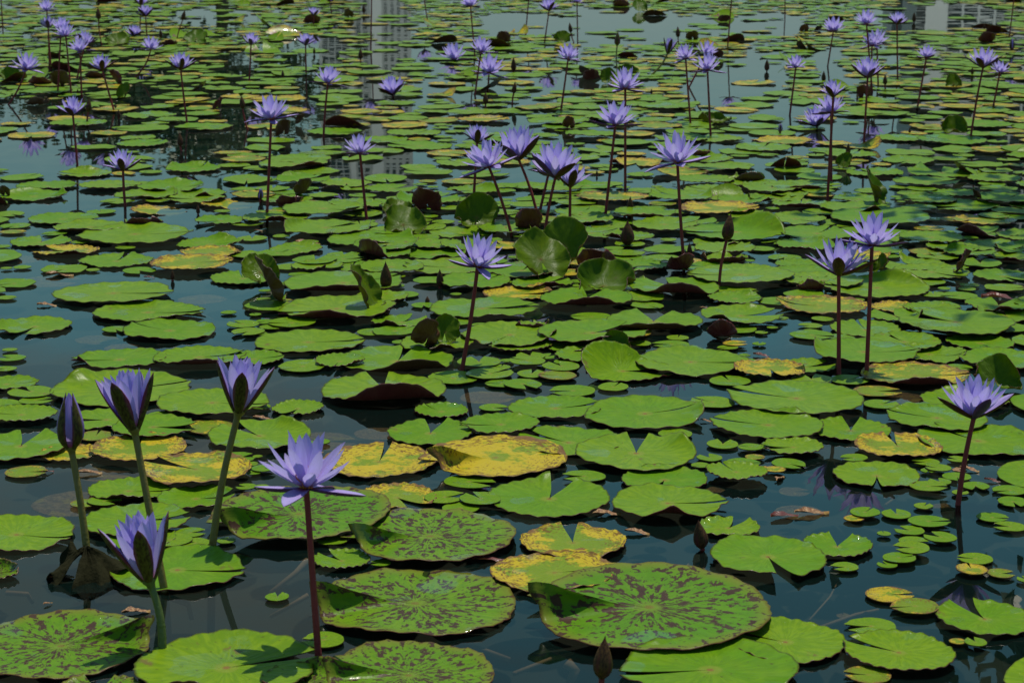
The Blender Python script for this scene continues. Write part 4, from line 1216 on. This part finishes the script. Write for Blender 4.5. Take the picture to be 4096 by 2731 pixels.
# stalks and stems lying under the surface
def sunk(c, r, x0, y0, x1, y1, rad):
    a, _ = ground(*px(c, r, x0, y0), -0.012)
    b, _ = ground(*px(c, r, x1, y1), -0.045)
    mid = (a + b) / 2 + Vector((0.012, 0.008, 0.004))
    v, f = tube([Vector((0, 0, 0)), mid - a, b - a], [rad, rad * 0.9, rad * 0.7], 7)
    o = mesh_obj('submerged_stalk', v, f, M['stem_sunk'])
    o.location = a
    X, Y = px(c, r, (x0 + x1) / 2, (y0 + y1) / 2)
    THINGS.append((o, X, Y, 'pale submerged stalk', 'stalk', 'stalks under the water'))
for a in [(1, 3, 470, 440, 130, 740, 0.006), (1, 3, 480, 760, 130, 960, 0.005), (1, 3, 100, 1170, 330, 1350, 0.007), (1, 3, 1600, 1220, 2330, 1350, 0.006), (3, 3, 480, 1060, 1010, 895, 0.004),
          (2, 3, 500, 1380, 520, 1600, 0.010), (2, 3, 20, 1480, 560, 1290, 0.004), (2, 3, 1470, 600, 1620, 480, 0.004), (3, 3, 380, 990, 640, 640, 0.002), (0, 3, 1560, 780, 1760, 980, 0.006),
          (2, 3, 1700, 620, 1730, 500, 0.003), (3, 2, 1080, 1500, 1190, 1410, 0.003), (0, 3, 60, 740, 300, 830, 0.005), (2, 3, 1980, 710, 2050, 630, 0.004), (0, 1, 1700, 1330, 1960, 1370, 0.004)]:
    sunk(*a)

# rotted leaf hanging like a hood round the leftmost stalk's foot
def crumpled():
    base, pm = ground(*px(0, 3, 800, 560))
    R = 0.105
    P, fc, mi, lp = pad_geo(R, 250, 0.613, True, 'm', (), None, 14, 0, 0.004)
    ang = np.arctan2(P[:, 1], P[:, 0])
    rr = np.hypot(P[:, 0], P[:, 1]) / R
    fold = 1 + 0.16 * np.sin(3 * ang + 0.6) + 0.10 * np.sin(7 * ang + 2.0) + 0.06 * np.sin(17 * ang)
    k = (0.36 + 0.36 * fold) * np.where(ang > 1.8, 0.75, 1.0)
    th = P[:, 2].copy()
    z = 0.060 * (1 - rr ** 1.25) + 0.016 * rr ** 2 * np.sin(3 * ang + 2.2) + 0.008 * rr * np.sin(8 * ang + 3 * rr) + 0.004 * np.sin(19 * ang + 9 * rr) - 0.014
    z += 0.05 * rr ** 3 * np.exp(-((ang - 2.5) / 0.45) ** 2)
    P[:, 0] *= k
    P[:, 1] *= k
    P[:, 2] = z + th
    dm = simple('rotted_leaf', (0.006, 0.007, 0.003), (0.020, 0.019, 0.007), 30, 0.9, 0.8, 0.01, spec=0.08)
    o = mesh_obj('dead_leaf', P, fc, [dm, dm], mat_idx=mi, lp=lp)
    o.location = base
    tag(o, 'rotted black leaf hanging round the foot of the leftmost olive stalk', 'leaf')
crumpled()

# scraps of dead leaf and fallen petals adrift
def scrap(c, r, x, y, w, ang, dark):
    X, Y = px(c, r, x, y)
    p, pm = ground(X, Y)
    L = w / TS / pm
    r8 = random.Random(int(x * 13 + y))
    V, Fc = [], []
    n, m = 9, 4
    for i in range(n):
        t = i / (n - 1)
        hw = 0.22 * math.sin(math.pi * min(1, t * 0.92 + 0.05)) * (1 + r8.uniform(-0.35, 0.35))
        for k in range(m):
            u = -1 + 2 * k / (m - 1)
            V.append((L * (t - 0.5), L * hw * u + 0.05 * L * math.sin(4 * t), 0.003 + L * (0.10 * u * u * math.sin(3 * t + 1) + 0.05 * r8.random())))
    for i in range(n - 1):
        for k in range(m - 1):
            a = i * m + k
            Fc.append((a, a + m, a + m + 1, a + 1))
    lp = [(v[0] / L, v[1] / L, 0.3 + 0.4 * r8.random() * 0) for v in V]
    o = mesh_obj('leaf_scrap', V, Fc, M['b' if not dark else 'under'], lp=lp)
    o.location = p
    o.rotation_euler = (0, 0, math.radians(ang))
    THINGS.append((o, X, Y, 'brown leaf scrap', 'leaf scrap', 'scraps of dead leaf'))
for a in [(0, 3, 1250, 930, 260, 20, 0), (0, 3, 570, 610, 220, 10, 0), (0, 3, 440, 850, 90, 40, 0), (2, 3, 1150, 200, 230, -10, 0), (2, 3, 870, 30, 260, 8, 0), (1, 3, 2130, 450, 300, 5, 1),
          (3, 3, 400, 20, 330, 12, 0), (3, 3, 150, 50, 280, 20, 1), (0, 2, 830, 1220, 220, 5, 0), (0, 2, 440, 1210, 120, 40, 1), (1, 2, 60, 720, 180, 0, 0), (1, 2, 590, 1040, 110, 70, 0),
          (2, 2, 1780, 740, 110, -20, 0), (3, 2, 110, 1270, 160, 60, 0), (3, 2, 1850, 1190, 190, -30, 0), (3, 2, 2060, 1290, 150, -30, 1), (0, 1, 430, 1245, 180, 5, 0), (0, 1, 550, 970, 260, 0, 0),
          (1, 1, 470, 680, 240, 5, 0), (1, 1, 20, 560, 80, 10, 0), (0, 1, 1370, 990, 100, 0, 1), (3, 1, 2150, 1190, 380, -6, 1), (2, 1, 1780, 1275, 110, 0, 0), (2, 2, 2290, 140, 160, -30, 1)]:
    scrap(*a)

# ------------------------------------------------------------------ beyond the pond: towers and trees that the water mirrors
def box(V, Fc, x0, x1, y0, y1, z0, z1):
    b = len(V)
    V += [(x0, y0, z0), (x1, y0, z0), (x1, y1, z0), (x0, y1, z0), (x0, y0, z1), (x1, y0, z1), (x1, y1, z1), (x0, y1, z1)]
    Fc += [(b, b + 1, b + 5, b + 4), (b + 1, b + 2, b + 6, b + 5), (b + 2, b + 3, b + 7, b + 6), (b + 3, b, b + 4, b + 7), (b + 4, b + 5, b + 6, b + 7), (b + 3, b + 2, b + 1, b)]

def block(name, parent, mat, dims, org):
    V, Fc = [], []
    for d in dims:
        box(V, Fc, *d)
    return mesh_obj(name, V, Fc, mat, parent, smooth=False)

def windows(parent, mat, xs, zs, w, h, y, limit, depth=0.25):
    V, Fc = [], []
    box(V, Fc, -w / 2, w / 2, -0.12, depth, 0, h)
    me = mesh_only('window', V, Fc, mat)
    me.polygons.foreach_set('use_smooth', np.zeros(len(me.polygons), dtype=bool))
    n = 0
    V2, F2 = [], []
    for z in sorted(zs, reverse=True):
        for x in xs:
            if n < limit:
                child('window', me, parent, Matrix.Translation((x, y, z)))
            else:
                box(V2, F2, x - w / 2, x + w / 2, y - 0.12, y + depth, z, z + h)
            n += 1
    if V2:
        tag(mesh_obj('lower_windows', V2, F2, mat, parent, smooth=False), kind='stuff')

def xat(X, D):
    return (X - 2048) / F * D

def white_tower():
    D = 900.0
    root = empty('tower_block', (xat(1470, D), D, 0))
    root.rotation_euler = (0, 0, math.radians(8))
    top = 146.0
    block('wall', root, M['wall_grey'], [(-21, 21, 0.3, 22, 0.2, top)], None)
    block('facade_panel', root, M['wall_white'], [(2.0, 7.2, -1.5, 0.2, 0.2, top + 3)], None)
    block('facade_panel', root, M['wall_white'], [(-8, -5.5, -0.8, 0.2, 0.2, top - 4)], None)
    block('roof_room', root, M['wall_white'], [(-8, 9, 4, 16, top, top + 6)], None)
    zs = [3 + 3.15 * k for k in range(45)]
    windows(root, M['glass_dark'], (-19, -16, -13, -10), zs, 2.4, 1.9, 0.3, 100)
    windows(root, M['glass_dark'], (-3.4, -0.4), zs, 2.0, 1.6, 0.3, 60)
    windows(root, M['glass_dark'], (9.2, 12.2, 15.2, 18.4), zs, 1.5, 1.5, 0.3, 130)
    tag(root, 'pale high-rise tower with a white stripe mirrored left of centre', 'building')
white_tower()

def right_blocks():
    D = 520.0
    root = empty('office_block', (xat(4040, D), D, 0))
    root.rotation_euler = (0, 0, math.radians(6))
    block('wall', root, M['wall_white'], [(-19, 30, 0.3, 18, 0.2, 61)], None)
    windows(root, M['glass_dark'], [-16.8 + 4.4 * k for k in range(11)], [2 + 3.3 * k for k in range(17)], 3.7, 2.1, 0.3, 190)
    block('roof_edge', root, M['wall_grey'], [(-19.6, 30.6, -0.3, 18.6, 61, 62)], None)
    tag(root, 'white gridded office block mirrored at the upper right', 'building')
    D = 640.0
    root = empty('glass_tower', (xat(3900, D), D, 0))
    block('wall', root, M['glass_dark'], [(-21, 8, 0.3, 24, 0.2, 106), (8, 44, 0.3, 24, 0.2, 150)], None)
    for k in range(30):
        z = 6 + 4.7 * k
        block('floor_band', root, M['wall_grey'], [((-21.2 if z < 104 else 8.2), 44.2, -0.1, 0.29, z, z + (1.1 if k % 4 else 1.8))], None)
    for x in (11.5, 17, 23, 29, 35, 41):
        block('mullion', root, M['wall_white'], [(x - 0.3, x + 0.3, -0.3, 0.28, 2, 149)], None)
    tag(root, 'dark glass tower mirrored at the far right', 'building')
    D = 700.0
    root = empty('grey_block', (xat(3660, D), D, 0))
    block('wall', root, M['wall_blue'], [(-10, 9.5, 0.3, 18, 0.2, 49)], None)
    windows(root, M['glass_dark'], (-7.5, -2.5, 2.5, 7), [4 + 5 * k for k in range(8)], 1.6, 2.4, 0.3, 60)
    tag(root, 'plain blue-grey block mirrored left of the white office block', 'building')
right_blocks()

def tree(name, base, height, crown_c, crown_r, nleaf, leaf, seed, label, group):
    r9 = random.Random(seed)
    root = empty(name, base)
    b = Vector(base)
    cc = Vector(crown_c) - b
    V, Fc = [], []
    p = [Vector((0, 0, -0.2)), Vector((0.05, 0, height * 0.25)), cc * 0.55 + Vector((0, 0, 0.1)), cc]
    r0 = height * 0.028
    v, f = tube(p, [r0 * 1.3, r0, r0 * 0.8, r0 * 0.35], 8)
    V += v; Fc += f
    cl = []
    for k in range(26):
        a, e = r9.uniform(0, 6.28), math.asin(r9.uniform(-0.75, 1))
        q = r9.uniform(0.45, 1.0)
        c = cc + Vector((crown_r[0] * math.cos(a) * math.cos(e), crown_r[1] * math.sin(a) * math.cos(e), crown_r[2] * math.sin(e))) * q
        cl.append(c)
        v, f = tube([cc * 0.6, (cc * 0.75 + c * 0.25) + Vector((0, 0, -0.1)), c], [r0 * 0.45, r0 * 0.3, r0 * 0.08], 5)
        o = len(V)
        V += v; Fc += [tuple(o + i for i in q2) for q2 in f]
    mesh_obj('trunk', V, Fc, M['bark'], root)
    LV, LF = [], []
    for i in range(nleaf):
        c = r9.choice(cl)
        s = min(crown_r) * 0.36
        q = c + Vector((r9.gauss(0, s), r9.gauss(0, s), r9.gauss(0, s * 0.7)))
        n = Vector((r9.gauss(0, 1), r9.gauss(0, 1), r9.gauss(0.6, 1))).normalized()
        t = n.orthogonal().normalized()
        t = Matrix.Rotation(r9.uniform(0, 6.28), 3, n) @ t
        w = n.cross(t)
        ln = leaf * r9.uniform(0.7, 1.3)
        o = len(LV)
        LV += [q - t * ln * 0.5, q + w * ln * 0.28 - n * ln * 0.06, q + t * ln * 0.5, q - w * ln * 0.28 - n * ln * 0.06]
        LF += [(o, o + 1, o + 2), (o, o + 2, o + 3)]
    mesh_obj('crown', LV, LF, M['leaf'], root, smooth=False)
    tag(root, label, 'tree', group)

tree('shade_tree', (4.6, 7.9, -0.5), 4.2, (4.05, 7.6, 2.85), (2.1, 1.5, 1.45), 9000, 0.17, 5, 'leafy dark tree at the right, mirrored black in the bottom right water', 'trees on the banks')
tree('bank_tree', (-6.5, 43.5, 0.25), 5.0, (-6.6, 43.4, 3.3), (1.9, 1.6, 1.5), 5000, 0.22, 6, 'small round tree on the far bank, its green mirrored at the top left', 'trees on the banks')
tree('bank_tree', (-9.4, 44.5, 0.25), 4.6, (-9.3, 44.5, 3.0), (1.7, 1.6, 1.4), 4200, 0.22, 7, 'small round tree on the far bank, left of another like it', 'trees on the banks')

# ------------------------------------------------------------------ labels: each thing by its kind and the named bloom it lies nearest to
ORD = ['closest', 'second closest', 'third closest', 'fourth closest', 'fifth closest', 'sixth closest', 'seventh closest', 'eighth closest', 'ninth closest', 'tenth closest',
       'eleventh closest', 'twelfth closest', 'thirteenth closest', 'fourteenth closest', 'fifteenth closest', 'sixteenth closest', 'seventeenth closest', 'eighteenth closest']
SECT = ['right of', 'back-right of', 'behind', 'back-left of', 'left of', 'front-left of', 'in front of', 'front-right of']
buckets = {}
for t in THINGS:
    o, X, Y, kp, cat, grp = t
    best = None
    for short, LX, LY, lo in LAND:
        dx, dy = (X - LX), (LY - Y) * 2.6
        d = math.hypot(dx, dy)
        if best is None or d < best[0]:
            best = (d, short, dx, dy)
    d, short, dx, dy = best
    sec = SECT[int(((math.degrees(math.atan2(dy, dx)) + 22.5) % 360) // 45)]
    buckets.setdefault((kp, sec, short), []).append((d, t))
for (kp, sec, short), lst in buckets.items():
    lst.sort(key=lambda q: q[0])
    for i, (d, (o, X, Y, kp_, cat, grp)) in enumerate(lst):
        if len(lst) == 1:
            tag(o, f'{kp} {sec} the {short}', cat, grp)
        else:
            tag(o, f'{ORD[min(i, 17)]} {kp} {sec} the {short}', cat, grp)
